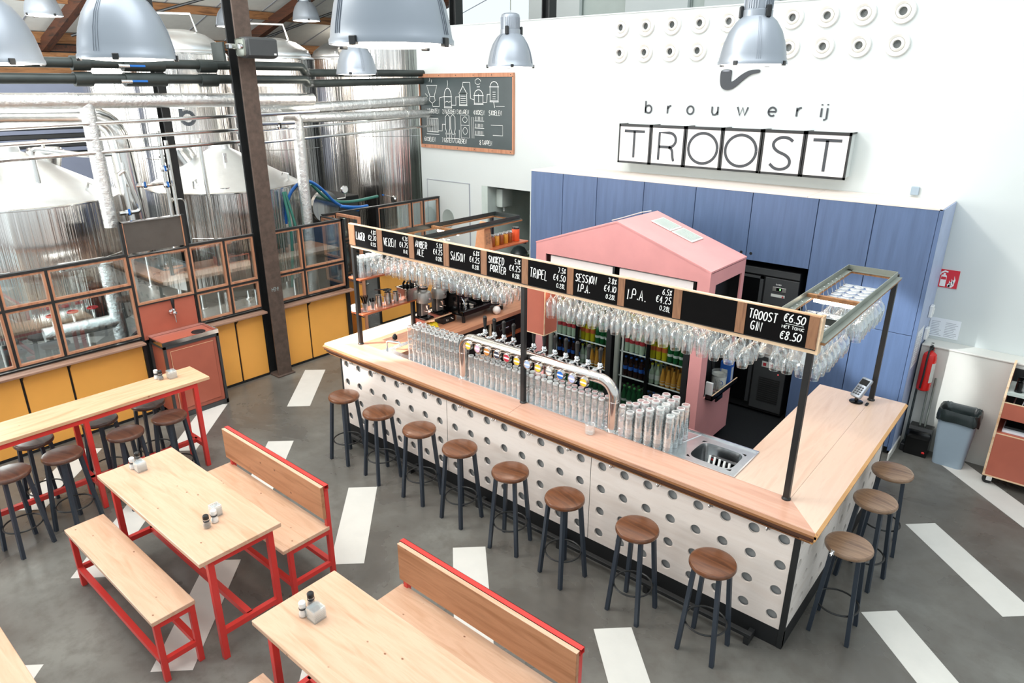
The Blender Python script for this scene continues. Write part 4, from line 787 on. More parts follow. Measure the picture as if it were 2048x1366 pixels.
# service cart at the right edge
t = thing('service_cart', 'orange-brown plywood service cart on castors cut by the right frame edge', 'cart', (1.2, 4.0, 0))
cx0, cx1, cy0, cy1 = .67, 1.75, 3.73, 4.15
X_(t, 'side_panel', 'terracotta', lambda m_: m_.prism([(cy0, .12), (cy0, 1.0), (cy0+.12, 1.20), (cy1, 1.28), (cy1, .12)], 'x', cx0, cx0+.018)); X_(t, 'side_edge', 'board_edge', lambda m_: (m_.box(cx0-.001, cx0+.019, cy0-.003, cy0+.001, .12, 1.0), m_.bar((cx0+.009, cy0-.001, 1.0), (cx0+.009, cy0+.12, 1.203), .02, .004), m_.bar((cx0+.009, cy0+.12, 1.203), (cx0+.009, cy1, 1.283), .02, .004), m_.box(cx0-.002, cx1, cy0-.004, cy0+.01, .108, .122)))
for nm, z0, z1 in (('front_panel', .12, .60), ('front_panel', .78, .95)): X_(t, nm, 'terracotta', lambda m_: m_.box(cx0+.018, cx1, cy0+.002, cy0+.02, z0, z1)); X_(t, 'panel_edge', 'board_edge', lambda m_: m_.box(cx0+.018, cx1, cy0+.001, cy0+.021, z1, z1+.006))
X_(t, 'shelf', 'panel_grey', lambda m_: m_.box(cx0+.018, cx1, cy0+.02, cy1, 1.03, 1.06)); X_(t, 'shelf', 'terracotta', lambda m_: (m_.box(cx0+.018, cx1, cy0+.02, cy1, .60, .615), m_.box(cx0+.018, cx1, cy0+.02, cy1, .12, .135))); X_(t, 'back_panel', 'black_matt', lambda m_: m_.box(cx0+.018, cx1, cy1-.015, cy1, .12, 1.2))
for y in (cy0+.06, cy1-.07):
    ca = X_(t, 'castor', 'chrome', lambda m_: (m_.box(cx0+.03, cx0+.10, y-.03, y+.03, .10, .12), m_.box(cx0+.04, cx0+.09, y-.022, y-.018, .04, .10), m_.box(cx0+.04, cx0+.09, y+.018, y+.022, .04, .10))); X_(t, 'wheel', 'tyre', lambda m_: m_.lathe([(0, -.016), (.045, -.016), (.048, -.01), (.048, .01), (.045, .016), (0, .016)], (cx0+.05, y, .048), 18, 'y'), True, None, ca)
for i in range(9):
    tag(M().lathe([(.0, 0), (.036, 0), (.03, .10), (.032, .105)], (cx0+.10+.05*(i % 3), cy0+.10+.06*(i//3), 1.062+.025*(i % 2)), 12).build('stacked_cup', 'jar_glass' if i % 3 else 'black_gloss', None, True), 'small cup on the top tray of the service cart', 'cup', 'cups on the service cart')
for i in range(8):
    a = random.uniform(-.5, .5); x = cx0+.08+.06*i
    tag(M().bar((x, cy0+.15, .66+.12), (x+.1*a, cy0+.1, 1.0), .012, .004).build('fork' if i % 2 else 'knife', 'chrome'), 'steel cutlery standing in the dark bay of the service cart', 'cutlery', 'cutlery in the service cart')
t = thing('paper_stack', 'white papers and a dark tablet lying on the middle shelf of the cart', 'papers', (cx0+.4, cy0+.2, .616)); X_(t, 'sheets', 'paper', lambda m_: m_.box(cx0+.06, cx0+.7, cy0+.05, cy0+.3, .6165, .64)); X_(t, 'tablet', 'black_gloss', lambda m_: m_.cbox(cx0+.07, cx0+.35, cy0+.1, cy0+.32, .641, .67, .005))
# ------------------------------------------------------------------ black keg cooler in the recess
t = thing('keg_cooler', 'tall black cooler with green display standing under the blue wall cabinets', 'cooler', (-2.2, 3.9, 0))
kx0, kx1, ky = -2.86, -1.50, 3.80
X_(t, 'body', 'black_matt', lambda m_: m_.cbox(kx0, kx1, ky+.02, 4.43, .04, 1.90, .006)); X_(t, 'top_hood', 'dark_grey', lambda m_: m_.cbox(kx0, kx1+.0, ky-.01, ky+.02, 1.82, 1.9, .004))
X_(t, 'door', 'black_gloss', lambda m_: m_.cbox(kx0+.04, -1.93, ky-.005, ky+.018, .14, 1.80, .004)); X_(t, 'door_frame', 'dark_grey', lambda m_: (m_.box(kx0+.02, -1.92, ky-.012, ky+.01, 1.77, 1.80), m_.box(-1.96, -1.92, ky-.012, ky+.01, .14, 1.8)))
X_(t, 'service_panel', 'dark_grey', lambda m_: (m_.cbox(-1.90, kx1+.0, ky-.004, ky+.02, 1.05, 1.80, .004), m_.cbox(-1.90, kx1, ky-.004, ky+.02, .08, 1.04, .004)))
X_(t, 'control_unit', 'grinder_grey', lambda m_: m_.cbox(-1.80, -1.64, ky-.012, ky-.004, 1.645, 1.70, .004)); X_(t, 'display', 'display_green', lambda m_: m_.box(-1.715, -1.70, ky-.0135, ky-.012, 1.665, 1.685)); X_(t, 'display_screen', 'black_gloss', lambda m_: m_.box(-1.755, -1.685, ky-.013, ky-.0121, 1.655, 1.692))
X_(t, 'maker_plate', 'sign_white', lambda m_: text(m_, 'GAMKO', (-1.765, ky-.006, 1.722), (1, 0, 0), (0, 0, 1), .016, .003, .8)); X_(t, 'warning_label', 'label_white', lambda m_: m_.box(-1.81, -1.645, ky-.006, ky-.004, 1.575, 1.61)); X_(t, 'warning_mark', 'label_red', lambda m_: m_.prism([(-1.682, 1.578), (-1.652, 1.578), (-1.667, 1.604)], 'y', ky-.0075, ky-.006))
X_(t, 'sticker', 'label_blue', lambda m_: m_.lathe([(0, 0), (.035, 0), (.035, .003)], (-1.62, ky-.008, .93), 16, 'y')); X_(t, 'instruction_label', 'label_white', lambda m_: m_.box(-1.80, -1.55, ky-.007, ky-.004, .66, .735)); X_(t, 'instruction_icon', 'label_red', lambda m_: [m_.box(-1.785+.08*i, -1.745+.08*i, ky-.0085, ky-.007, .675, .715) for i in range(3)])
X_(t, 'indicator', 'indicator_red', lambda m_: m_.cyl((-1.585, ky-.01, .60), (-1.585, ky-.004, .60), .006, n=8)); X_(t, 'grille', 'black_steel', lambda m_: [m_.box(-1.81, -1.55, ky-.010, ky-.004, .2+.028*i, .214+.028*i) for i in range(12)])
# ------------------------------------------------------------------ pink house over the fridges
t = thing('bar_house', 'pink painted little house with pitched roof enclosing two drinks fridges', 'kiosk', (-3.02, 2.6, 0))
hx0, hx1, hy0, hy1, ze, zr = -4.137, -1.882, 2.150, 3.05, 2.172, 2.55; xm = -3.02
X_(t, 'front_panel', 'pink_paint', lambda m_: (m_.prism([(hx0, 2.062), (hx1, 2.062), (hx1, ze), (xm, zr), (hx0, ze)], 'y', hy0, hy0+.02), m_.box(hx0, -3.99, hy0, hy0+.02, .1, 2.062), m_.box(-2.02, hx1, hy0, hy0+.02, .1, 2.062)))
X_(t, 'side_panel', 'pink_paint', lambda m_: (m_.box(hx1-.02, hx1, hy0+.02, 2.30, .1, ze-.01), m_.box(hx1-.02, hx1, 2.97, hy1, .1, ze-.01), m_.box(hx1-.02, hx1, 2.30, 2.97, .1, .72), m_.box(hx1-.02, hx1, 2.30, 2.97, 2.02, ze-.01)))
X_(t, 'side_panel', 'pink_paint', lambda m_: m_.box(hx0, hx0+.02, hy0+.02, hy1, .1, ze-.01)); X_(t, 'back_panel', 'black_matt', lambda m_: m_.box(hx0+.02, hx1-.02, hy1-.02, hy1, .1, 2.17)); X_(t, 'niche_lining', 'black_matt', lambda m_: (m_.box(-2.04, -2.03, 2.2, 3.03, .1, 2.14), m_.box(-2.03, hx1-.02, 2.28, 2.30, .7, 2.05)))
for a, b in (((hx0-.004, ze), (xm, zr)), ((xm, zr), (hx1+.004, ze))):
    X_(t, 'roof_panel', 'pink_paint', lambda m_: m_.prism([a, b, (b[0], b[1]+.018), (a[0], a[1]+.018)], 'y', hy0-.004, hy1))
rs = (ze-zr)/(hx1-xm)
def RP(x, y, d=.02): return (x, y, zr+(x-xm)*rs+.018+d*.3)
def f_rv(m_):
    for x0, x1 in ((-2.86, -2.61), (-2.595, -2.34)):
        a, b, c_, d = RP(x0, 2.62), RP(x1, 2.62), RP(x1, 2.90), RP(x0, 2.90); m_.add([a, b, c_, d]+[(p[0], p[1], p[2]+.008) for p in (a, b, c_, d)], [(0, 1, 5, 4), (1, 2, 6, 5), (2, 3, 7, 6), (3, 0, 4, 7), (4, 5, 6, 7)])
v_ = X_(t, 'roof_vent', 'vent_white', f_rv)
X_(t, 'vent_louvre', 'panel_grey', lambda m_: [m_.bar((RP(x0+.02, 2.64+.028*i, .06)), (RP(x1-.02, 2.64+.028*i, .06)), .014, .006) for x0, x1 in ((-2.86, -2.61), (-2.595, -2.34)) for i in range(9)], False, None, v_)
X_(t, 'roof_cable', 'label_white', lambda m_: m_.tube([(-3.55, 2.9, 2.41), (-3.4, 2.86, 2.46), (-3.1, 2.82, 2.57), (-3.02, 2.9, 2.585)], .006, 6), True)
t2 = thing('niche_tray', 'black tray bolted in the side opening of the pink house', 'tray', (-1.86, 2.7, .72)); X_(t2, 'tray', 'black_gloss', lambda m_: (m_.box(-1.98, -1.80, 2.34, 3.02, .70, .712), m_.box(-1.81, -1.80, 2.34, 3.02, .70, .76), m_.box(-1.88, -1.80, 2.34, 2.35, .70, .76), m_.box(-1.81, -1.795, 2.45, 2.62, .65, .70))); X_(t2, 'lip', 'board_edge', lambda m_: m_.box(-1.811, -1.799, 2.34, 3.02, .76, .764))
t2 = thing('sweet_jar', 'round glass tub with white lid and blue badge in the tray of the pink house', 'jar', (-1.88, 2.72, .713)); X_(t2, 'tub', 'label_white', lambda m_: m_.lathe([(0, 0), (.078, 0), (.085, .16), (.085, .165)], (-1.90, 2.72, .713), 22), True); X_(t2, 'rim', 'jar_glass', lambda m_: m_.lathe([(.086, .15), (.088, .2), (.084, .2)], (-1.90, 2.72, .713), 22), True); X_(t2, 'badge', 'label_blue', lambda m_: m_.lathe([(.02, 0), (.026, 0), (.026, .003), (.02, .003)], (-1.845, 2.655, .80), 16, 'y'))
t2 = thing('carton', 'blue printed carton standing behind the jar in the pink house tray', 'carton', (-1.88, 2.86, .713)); X_(t2, 'box', 'label_blue', lambda m_: m_.cbox(-1.95, -1.82, 2.84, 2.93, .713, .99, .004)); X_(t2, 'picture', 'label_white', lambda m_: (m_.box(-1.93, -1.86, 2.838, 2.84, .80, .9), m_.box(-1.8195, -1.8185, 2.86, 2.91, .77, .93)))
for i in range(5): tag(M().lathe([(0, 0), (.020, 0), (.026, .06), (.022, .10), (.028, .15)], (-1.87+.03*(i % 2), 2.42+.045*i, .713), 12).build('small_glass', 'glass', None, True), 'small tasting glass in the tray of the pink house', 'glass', 'glasses in the pink house tray')
tag(M().cbox(-1.90, -1.82, 2.36, 2.39, .713, .90, .004).build('card_holder', 'white_plastic'), 'white card standing at the near end of the pink house tray', 'card')
tag(M().tube([(-1.87, 2.40, 1.25), (-1.86, 2.38, 1.15), (-1.86, 2.40, 1.06), (-1.86, 2.43, 1.06), (-1.87, 2.43, 1.2)], .012, 8).build('rubber_strap', 'plastic_black', None, True), 'black strap hanging in the side opening of the pink house', 'strap')
# fridges
def fridge(x0, x1, lbl):
    t = thing('drinks_fridge', lbl, 'fridge', ((x0+x1)/2, 2.6, 0), 'glass-fronted drinks fridges'); y0, y1 = 2.19, 2.95; xm = x0+.055+(x1-x0-.1)*.46
    X_(t, 'cabinet', 'black_matt', lambda m_: (m_.box(x0, x0+.02, y0+.05, y1, .08, 2.05), m_.box(x1-.07, x1, y0, y1, .08, 2.05), m_.box(x0+.02, x1-.07, y1-.03, y1, .08, 2.05), m_.box(x0+.02, x1-.07, y0+.03, y1, .05, .12), m_.box(x0+.02, x1-.07, y0+.03, y1, 1.84, 2.05)))
    X_(t, 'side_trim', 'angle_steel', lambda m_: m_.cbox(x0+.0, x0+.06, y0, y0+.05, .1, 1.86, .01)); X_(t, 'light_header', 'sign_glow', lambda m_: m_.box(x0+.02, x1-.03, y0-.01, y0+.02, 1.86, 2.04)); X_(t, 'header_end', 'black_gloss', lambda m_: m_.box(x1-.03, x1, y0-.012, y0+.02, 1.86, 2.05))
    X_(t, 'door_post', 'black_gloss', lambda m_: m_.box(xm-.02, xm+.02, y0-.005, y0+.03, .12, 1.86)); X_(t, 'inner_light', 'fridge_glow', lambda m_: m_.box(x0+.06, x0+.075, y0+.07, y0+.09, .2, 1.8))
    for a, b in ((x0+.06, xm-.02), (xm+.02, x1-.07)):
        d = X_(t, 'glass_door', 'fridge_pane', lambda m_: m_.box(a, b, y0+.01, y0+.015, .13, 1.85))
    for z in (.34, .74, 1.05, 1.42):
        s_ = X_(t, 'wire_shelf', 'white_plastic', lambda m_: (m_.box(x0+.03, x1-.08, y0+.05, y0+.062, z-.012, z), m_.box(x0+.03, x1-.08, y1-.1, y1-.09, z-.012, z))); X_(t, 'shelf_wires', 'chrome', lambda m_: [m_.bar((x0+.04+.03*i, y0+.06, z-.004), (x0+.04+.03*i, y1-.1, z-.004), .004) for i in range(int((x1-x0-.12)/.03)+1)], False, None, s_)
    return t
fridge(-3.955, -3.03, 'left drinks fridge with sliding glass doors in the pink house'); fridge(-2.99, -2.045, 'right drinks fridge with sliding glass doors in the pink house')
def bottle(kind, body, liq, lab, cap, prof, lz, group, lbl):
    t = proto(kind, lbl, 'bottle', group)
    X_(t, 'body', liq, lambda m_: m_.lathe(prof, n=12), True)
    r = prof[1][0]+.0012
    X_(t, 'label', lab, lambda m_: m_.lathe([(r, lz[0]), (r, lz[1])], n=12), True)
    zt = prof[-1][1]; X_(t, 'cap', cap, lambda m_: m_.lathe([(.0145, zt-.012), (.0145, zt+.004), (0, zt+.005)], n=10), True)
    return t
SM = [(0, 0), (.030, .002), (.030, .125), (.024, .155), (.013, .185), (.012, .235)]; FAT = [(0, 0), (.032, .002), (.034, .05), (.028, .10), (.020, .15), (.015, .19), (.015, .205)]; TALL = [(0, 0), (.033, .002), (.033, .16), (.025, .19), (.013, .22), (.012, .26)]
KB = [bottle('cola_bottle', 0, 'cola', 'label_blue', 'label_blue', SM, (.08, .125), 'blue-labelled cola bottles', 'x'), bottle('soda_bottle', 0, 'clear_drink', 'label_white', 'cap_yellow', SM, (.05, .11), 'clear soda bottles with yellow caps', 'x'), bottle('juice_bottle', 0, 'juice_amber', 'label_white', 'cap_gold', FAT, (.02, .06), 'round amber juice bottles', 'x'),
      bottle('lemonade_bottle', 0, 'juice_yellow', 'label_orange', 'label_orange', TALL, (.10, .15), 'yellow lemonade bottles', 'x'), bottle('lime_bottle', 0, 'green_bottle', 'label_white', 'label_green', TALL, (.07, .10), 'green bottles', 'x'), bottle('tonic_bottle', 0, 'clear_drink', 'label_red', 'label_red', TALL, (.11, .16), 'clear bottles with red labels', 'x')]
index_kids(); used = {}
rowname = {1.42: 'top', 1.05: 'second', .74: 'third', .34: 'bottom'}
for fx, side in ((-3.955, 'left'), (-2.99, 'right')):
    for z, pat in ((1.42, (3, 5, 4)), (1.05, (5, 5, 3, 4)), (.74, (0, 1, 2)), (.34, (0, 5, 4))):
        for r_ in range(3):
            for i in range(11):
                u = i/11
                if z == 1.05: k2 = 5 if u < .42 else (3 if u < .72 else 4)
                elif z == .74: k2 = 0 if u < .40 else (1 if u < .55 else 2)
                elif z == .34: k2 = 4 if u < .3 else (0 if u < .6 else 4)
                else: k2 = pat[int(u*3)]
                if r_ == 2 and z in (1.42, .34): continue
                x = fx+.115+i*.070+random.uniform(-.004, .004); y = 2.29+.09*r_+random.uniform(-.006, .006)
                key = (k2); src = KB[k2]; o = src if key not in used else dup(src); used[key] = 1
                o.location = (x, y, z); o['group'] = 'bottles on the %s shelf of the %s fridge' % (rowname[z], side)
                o['label'] = '%s on the %s shelf of the %s fridge' % (['blue-labelled cola bottle', 'clear soda bottle with yellow cap', 'round amber juice bottle', 'yellow lemonade bottle with orange label', 'green bottle', 'clear bottle with red label'][k2], rowname[z], side)
# terracotta box hung by the middle post
t = thing('hanging_box', 'terracotta plywood box hanging behind the middle canopy post', 'box', (-3.1, .62, 2.0))
X_(t, 'box', 'terracotta', lambda m_: m_.box(-3.01, -2.74, .50, .70, 1.76, 2.29)); X_(t, 'edge', 'board_edge', lambda m_: (m_.box(-2.742, -2.738, .498, .51, 1.76, 2.29), m_.box(-3.01, -2.738, .499, .70, 1.752, 1.76)))
# ------------------------------------------------------------------ things on the back wall
t = thing('round_vent', 'white round air nozzle set in the upper white wall', 'vent', (0, 0, 0), 'round air nozzles in the white wall'); t.location = (0, 0, 0)
X_(t, 'ring', 'vent_white', lambda m_: m_.lathe([(.125, 0), (.125, -.012), (.118, -.03), (.10, -.034), (.085, -.026), (.073, -.006)], n=28, axis='y'), True)
X_(t, 'eyeball', 'vent_white', lambda m_: m_.lathe([(.073, .0), (.068, -.022), (.058, -.034), (.045, -.038), (.042, -.03), (.040, .02)], n=24, axis='y'), True); X_(t, 'bore', 'vent_hole', lambda m_: m_.lathe([(0, .0), (.041, .0)], n=20, axis='y'))
index_kids(); k = 0
for z in (4.70, 4.38):
    for i in range(10):
        o = t if k == 0 else dup(t); k += 1
        o.location = (-4.525+.3838*i, 4.45, z); o['label'] = 'white round air nozzle in the %s row, %s from the left' % ('upper' if z > 4.5 else 'lower', (nth+['ninth', 'tenth'])[i])
t = thing('pipe_emblem', 'dark cut-out of a tobacco pipe on the wall over the lettering', 'emblem', (-2.8, 4.44, 4.03))
PP = chaikin([(-3.03, 4.10), (-3.025, 4.0), (-3.0, 3.935), (-2.93, 3.905), (-2.84, 3.93), (-2.74, 4.02), (-2.64, 4.095), (-2.55, 4.108), (-2.53, 4.118), (-2.53, 4.145), (-2.56, 4.148), (-2.66, 4.142), (-2.76, 4.09), (-2.85, 4.015), (-2.885, 4.01), (-2.89, 4.03), (-2.885, 4.13), (-2.895, 4.148), (-2.96, 4.153), (-3.02, 4.145), (-3.03, 4.10)], 2)
X_(t, 'silhouette', 'ink', lambda m_: m_.prism(PP[:-1], 'y', 4.43, 4.447)); X_(t, 'bowl_opening', 'ink_grey', lambda m_: m_.add([(-2.957+.05*cos(a), 4.4285, 4.136+.008*sin(a)) for a in [2*pi*i/16 for i in range(16)]], [tuple(range(16))]))
LC = {'b': (["05 00", 'O'],), }
def f_low(m_, ch, x, z, h):
    w_ = .021; r = h*.30; P = lambda pts: ribbon(m_, [(px, py) for px, py in pts], w_, (x, 4.440, z), (1, 0, 0), (0, 0, 1))
    xh = h*.64
    def bowl(a0=0, a1=2*pi, cx=None): return [((cx if cx is not None else r)+r*cos(a0+(a1-a0)*i/20), xh/2+xh/2*sin(a0+(a1-a0)*i/20)) for i in range(21)]
    if ch == 'b': P([(0, 0), (0, h)]); P(bowl())
    if ch == 'r': P([(0, 0), (0, xh)]); P([(0, xh*.6), (r*.5, xh*.95), (r*1.1, xh)])
    if ch == 'o': P(bowl())
    if ch == 'u': P([(0, xh), (0, xh*.35), (r*.4, .0), (r, 0), (r*1.5, xh*.2), (r*1.7, xh*.4)]); P([(r*1.7, xh), (r*1.7, 0)])
    if ch == 'w': P([(0, xh), (r*.75, 0), (r*1.45, xh*.95), (r*2.15, 0), (r*2.9, xh)])
    if ch == 'e': P([(r*.05, xh*.5), (r*1.95, xh*.5)]+[(r+r*cos(a), xh/2+xh/2*sin(a)) for a in [2*pi*i/20*.86 for i in range(1, 21)]])
    if ch == 'i': P([(0, 0), (0, xh)]); P([(0, xh*1.3), (0, xh*1.45)])
    if ch == 'j': P([(0, xh), (0, -h*.12), (-r*.4, -h*.2), (-r*.7, -h*.2)]); P([(0, xh*1.3), (0, xh*1.45)])
t = thing('wall_lettering', 'dark spaced lowercase lettering brouwerij on the white wall', 'lettering', (-2.9, 4.44, 3.65))
for ch, x, z in (('b', -4.066, 3.612), ('r', -3.73, 3.612), ('o', -3.446, 3.612), ('u', -3.098, 3.612), ('w', -2.76, 3.614), ('e', -2.366, 3.617), ('r', -2.025, 3.619), ('i', -1.745, 3.62), ('j', -1.68, 3.622)):
    X_(t, 'letter', 'ink', lambda m_: f_low(m_, ch, x, z, .155))
TL = {'T': [[(.18, .82), (.82, .82)], [(.5, .82), (.5, .15)]], 'R': [[(.26, .14), (.26, .82), (.55, .82)]+[(.55+.2*cos(a), .645+.175*sin(a)) for a in [pi/2-pi*i/14 for i in range(15)]]+[(.26, .47)], chaikin([(.55, .47), (.66, .42), (.68, .25), (.72, .13)], 2)],
      'O': [[(.5+.40*cos(2*pi*i/40), .49+.36*sin(2*pi*i/40)) for i in range(41)]], 'S': [chaikin([(.74, .76), (.62, .84), (.42, .84), (.28, .74), (.28, .62), (.40, .52), (.60, .46), (.72, .36), (.72, .22), (.58, .13), (.38, .13), (.24, .24)], 3)]}
TXs = [-4.335, -3.833, -3.325, -2.822, -2.315, -1.812]
for i, ch in enumerate('TROOST'):
    x0 = TXs[i]+.004; x1 = x0+.494; y0 = 4.22; z0, z1 = 2.952-(.0), 3.472
    t = thing('sign_box', ['first sign box from the left, black letter T, black frame', 'sign box with black letter R', 'sign box with the left one of two letters O', 'sign box with the right one of two letters O', 'sign box with black letter S', 'last sign box on the right, black letter T, glowing side'][i], 'sign', ((x0+x1)/2, 4.34, (z0+z1)/2), 'letter boxes of the wall sign')
    X_(t, 'face', 'sign_glow', lambda m_: m_.box(x0+.012, x1-.012, y0+.004, y0+.010, z0+.02, z1-.03)); X_(t, 'case', 'wall_white', lambda m_: m_.box(x0+.015, x1-.015, y0+.012, 4.449, z0+.02, z1-.02))
    X_(t, 'frame', 'black_steel', lambda m_: (m_.box(x0, x1, y0, y0+.03, z0, z0+.028), m_.box(x0, x1, y0, y0+.03, z1-.036, z1), m_.box(x0, x0+.022, y0, y0+.03, z0, z1), m_.box(x1-.022, x1, y0, y0+.03, z0, z1), m_.box(x0, x0+.012, y0, 4.44, z1-.02, z1), m_.box(x1-.012, x1, y0, 4.44, z1-.02, z1)))
    X_(t, 'letter', 'ink', lambda m_: [ribbon(m_, [(p[0]*(x1-x0), p[1]*(z1-z0)) for p in st], .036, (x0, y0+.002, z0), (1, 0, 0), (0, 0, 1)) for st in TL[ch]])
# chalkboard with brewing drawing
t = thing('chalkboard', 'wood-framed chalkboard with chalk drawing of the brewing steps', 'board', (-7.5, 4.43, 3.5))
bx0, bx1, bz0, bz1 = -8.56, -6.43, 2.97, 4.10
X_(t, 'board', 'chalkboard', lambda m_: m_.box(bx0, bx1, 4.425, 4.449, bz0, bz1)); X_(t, 'frame', 'frame_wood', lambda m_: (m_.box(bx0-.01, bx1+.02, 4.405, 4.449, bz1-.01, bz1+.05), m_.box(bx0-.01, bx1+.02, 4.405, 4.449, bz0-.05, bz0+.01))); X_(t, 'frame', 'frame_wood', lambda m_: (m_.box(bx1, bx1+.022, 4.405, 4.449, bz0, bz1), m_.box(bx0-.015, bx0, 4.405, 4.449, bz0, bz1)))
X_(t, 'screw', 'black_steel', lambda m_: [m_.cyl((bx0+.1+i*.4, 4.402, z), (bx0+.1+i*.4, 4.405, z), .008, n=8) for i in range(6) for z in (bz0-.02, bz1+.02)])
def f_ch(m_):
    W, Hh = bx1-bx0, bz1-bz0
    def s(pts, w_=.010): ribbon(m_, [(x*W, y*Hh) for x, y in pts], w_, (bx0, 4.4235, bz0), (1, 0, 0), (0, 0, 1))
    def vessel(x0, x1, y0, y1, dome=.08):
        s([(x0, y0), (x0, y1)]); s([(x1, y0), (x1, y1)]); s([(x0-.005, y0), (x1+.005, y0)]); s([(x0-.008, y1), (x1+.008, y1)]); s([(x0, y0+.015), (x1, y0+.015)], .007)
        c_ = (x0+x1)/2; s([(c_+(x1-x0)/2*cos(a), y1+dome*sin(a)) for a in [pi*i/12 for i in range(13)]])
    s([(.08, .88), (.20, .88), (.165, .72), (.115, .72), (.08, .88)]); s([(.115, .72), (.105, .66), (.14, .62), (.175, .66), (.165, .72)]); s([(.14, .62), (.145, .575), (.22, .575), (.225, .70), (.275, .72)]); s([(.06, .70), (.09, .72), (.06, .76)], .008); s([(.11, .93), (.12, .97), (.115, 1.0-.02)], .007); s([(.135, .92), (.14, .96)], .007)
    vessel(.28, .36, .56, .72, .12); s([(.29, .64), (.31, .655), (.33, .64), (.35, .655)], .008); s([(.315, .85), (.325, .90), (.32, .95)], .007); s([(.36, .60), (.41, .60), (.41, .72), (.45, .72)])
    vessel(.45, .53, .60, .77, .0); s([(.45, .77), (.485, .86), (.495, .86), (.53, .77)])
    for i in range(4): s([(.462, .64+.03*i), (.518, .64+.03*i)], .008)
    s([(.49, .86), (.49, .92), (.565, .92), (.57, .70), (.61, .68)]); vessel(.61, .70, .62, .74, .08); s([(.655, .76), (.655, .65)], .01); s([(.64, .86), (.67, .86)]); s([(.65+.03*cos(a), .93+.04*sin(a)) for a in [i*.7 for i in range(9)]], .007)
    s([(.70, .65), (.74, .65), (.745, .76), (.77, .76)]); vessel(.775, .855, .66, .86, .07); s([(.81, .66), (.82, .58)]); s([(.83, .60), (.92, .60)], .006)
    for i in range(4): s([(.80, .70+.03*i), (.83, .70+.03*i)], .006)
    s([(.07, .20), (.20, .20), (.20, .40), (.07, .40), (.07, .20)]); s([(.05, .45), (.09, .40)], .008); s([(.06, .165), (.21, .165)], .008)
    for i in range(9): s([(.082+.013*i, .20), (.082+.013*i, .39)], .006)
    s([(.20, .22), (.245, .22), (.25, .32), (.285, .32)])
    for x in (.285, .345): s([(x, .26), (x, .43), (x+.025, .47), (x+.05, .43), (x+.05, .26), (x+.035, .18), (x+.015, .18), (x, .26)]); s([(x+.0, .20), (x+.01, .12)], .007); s([(x+.05, .20), (x+.04, .12)], .007)
    s([(.30, .12), (.44, .12), (.44, .25)])
    s([(.46, .14), (.46, .46), (.55, .46), (.55, .14), (.46, .14)], .007); s([(.505+.025*cos(a), .40+.04*sin(a)) for a in [i*.5 for i in range(14)]], .007); s([(.505+.025*cos(a), .24+.05*sin(a)) for a in [i*.5 for i in range(14)]], .007); s([(.46, .32), (.55, .32)], .007)
    for k2 in range(3):
        for i in range(6): s([(.62+.015*i, .40-.10*k2), (.62+.015*i, .45-.10*k2)], .008)
        s([(.61, .39-.10*k2), (.71, .39-.10*k2)], .008)
    s([(.58, .14), (.58, .44), (.60, .44), (.60, .14)], .006); s([(.80, .20), (.90, .20), (.90, .34), (.78, .34)], .007)
    O = (bx0, 4.4235, bz0); U = (1, 0, 0); V = (0, 0, 1); T_ = lambda st, x, y, h: text(m_, st, (bx0+x*W, 4.4235, bz0+y*Hh), U, V, h, .008, .52, 0, .42, .04)
    T_('1 SCHROTEN', .06, .475, .072); T_('2 MAISCHEN', .255, .475, .072); T_('3 KLAREN', .42, .475, .072); T_('4 KOKEN', .60, .475, .072); T_('5 KOELEN', .76, .475, .072)
    T_('6 KOELEN', .03, .055, .072); T_('7 GISTEN / LAGEREN', .24, .055, .072); T_('8 TAPPEN', .66, .055, .072)
X_(t, 'chalk_drawing', 'chalk', f_ch)
# ------------------------------------------------------------------ stacked tumblers behind the front board
def tum(r, h, mat, nm): return tag(M().lathe([(.0, .0), (r*.58, .0), (r*.80, .0), (r*.83, .014), (r, h), (r*.93, h), (r*.76, .016), (0, .014)], n=16).build(nm, mat, None, True, mat2='glass_rim', pred=lambda c: (c.z < .012 and math.hypot(c.x, c.y) > r*.6) or c.z > h*.985), 'x', 'glass')
slim = tum(.034, .15, 'glass', 'tumbler'); big = tum(.043, .15, 'glass_whitened', 'tumbler'); used = {}
def putg(src, x, y, z, lbl, grp, flip=True):
    o = src if src.name not in used else dup(src); used[src.name] = 1
    o.location = (x, y, z+(.15 if flip else 0)); o.rotation_euler = (pi if flip else 0, 0, random.uniform(0, 6)); o['label'] = lbl; o['group'] = grp
index_kids()
for i in range(41):
    x = -4.50+i*.0715
    for r_ in range(3):
        y = .385+.072*r_
        if abs(x+3.70) < .07 and r_ < 2 or abs(x+1.885) < .075 and r_ < 2: continue
        if x > -1.75: continue
        nmx = 3 if x < -3.72 else 2
        if r_ == 2 and x > -3.72: continue
        if r_ == 1 and x < -3.72: nmx = 3
        for k in range(nmx):
            left = x < -3.72
            putg(slim, x+random.uniform(-.004, .004)+.018*(r_ % 2), y+random.uniform(-.004, .004), 1.102+k*(.118 if left else .13), 'upside-down slim beer glass in the stacks %s' % ('left of the beer tower' if left else 'under the beer tower arch'), 'beer glasses stacked %s' % ('left of the beer tower' if left else 'under the arch'))
for i in range(5):
    for r_ in range(4):
        n_ = [4, 5, 6, 6, 5][i]-(1 if r_ == 0 and i < 3 else 0)
        for k in range(max(3, n_)):
            putg(big, -1.71+.0935*i, .39+.09*r_, 1.102+k*.043, 'nested clear water tumbler in the stacks right of the beer tower', 'water tumblers stacked right of the beer tower')
for i in range(4):
    for k in range(3):
        for j in range(2): putg(big, -5.36+.09*j, .38+.092*i, 1.901+k*.04, 'tumbler stacked on the upper shelf of the left bar post', 'tumblers on the upper left shelf')
t = thing('ribbed_glass', 'empty ribbed glass standing alone on the front edge of the bar', 'glass', (-2.0, .22, 1.1))
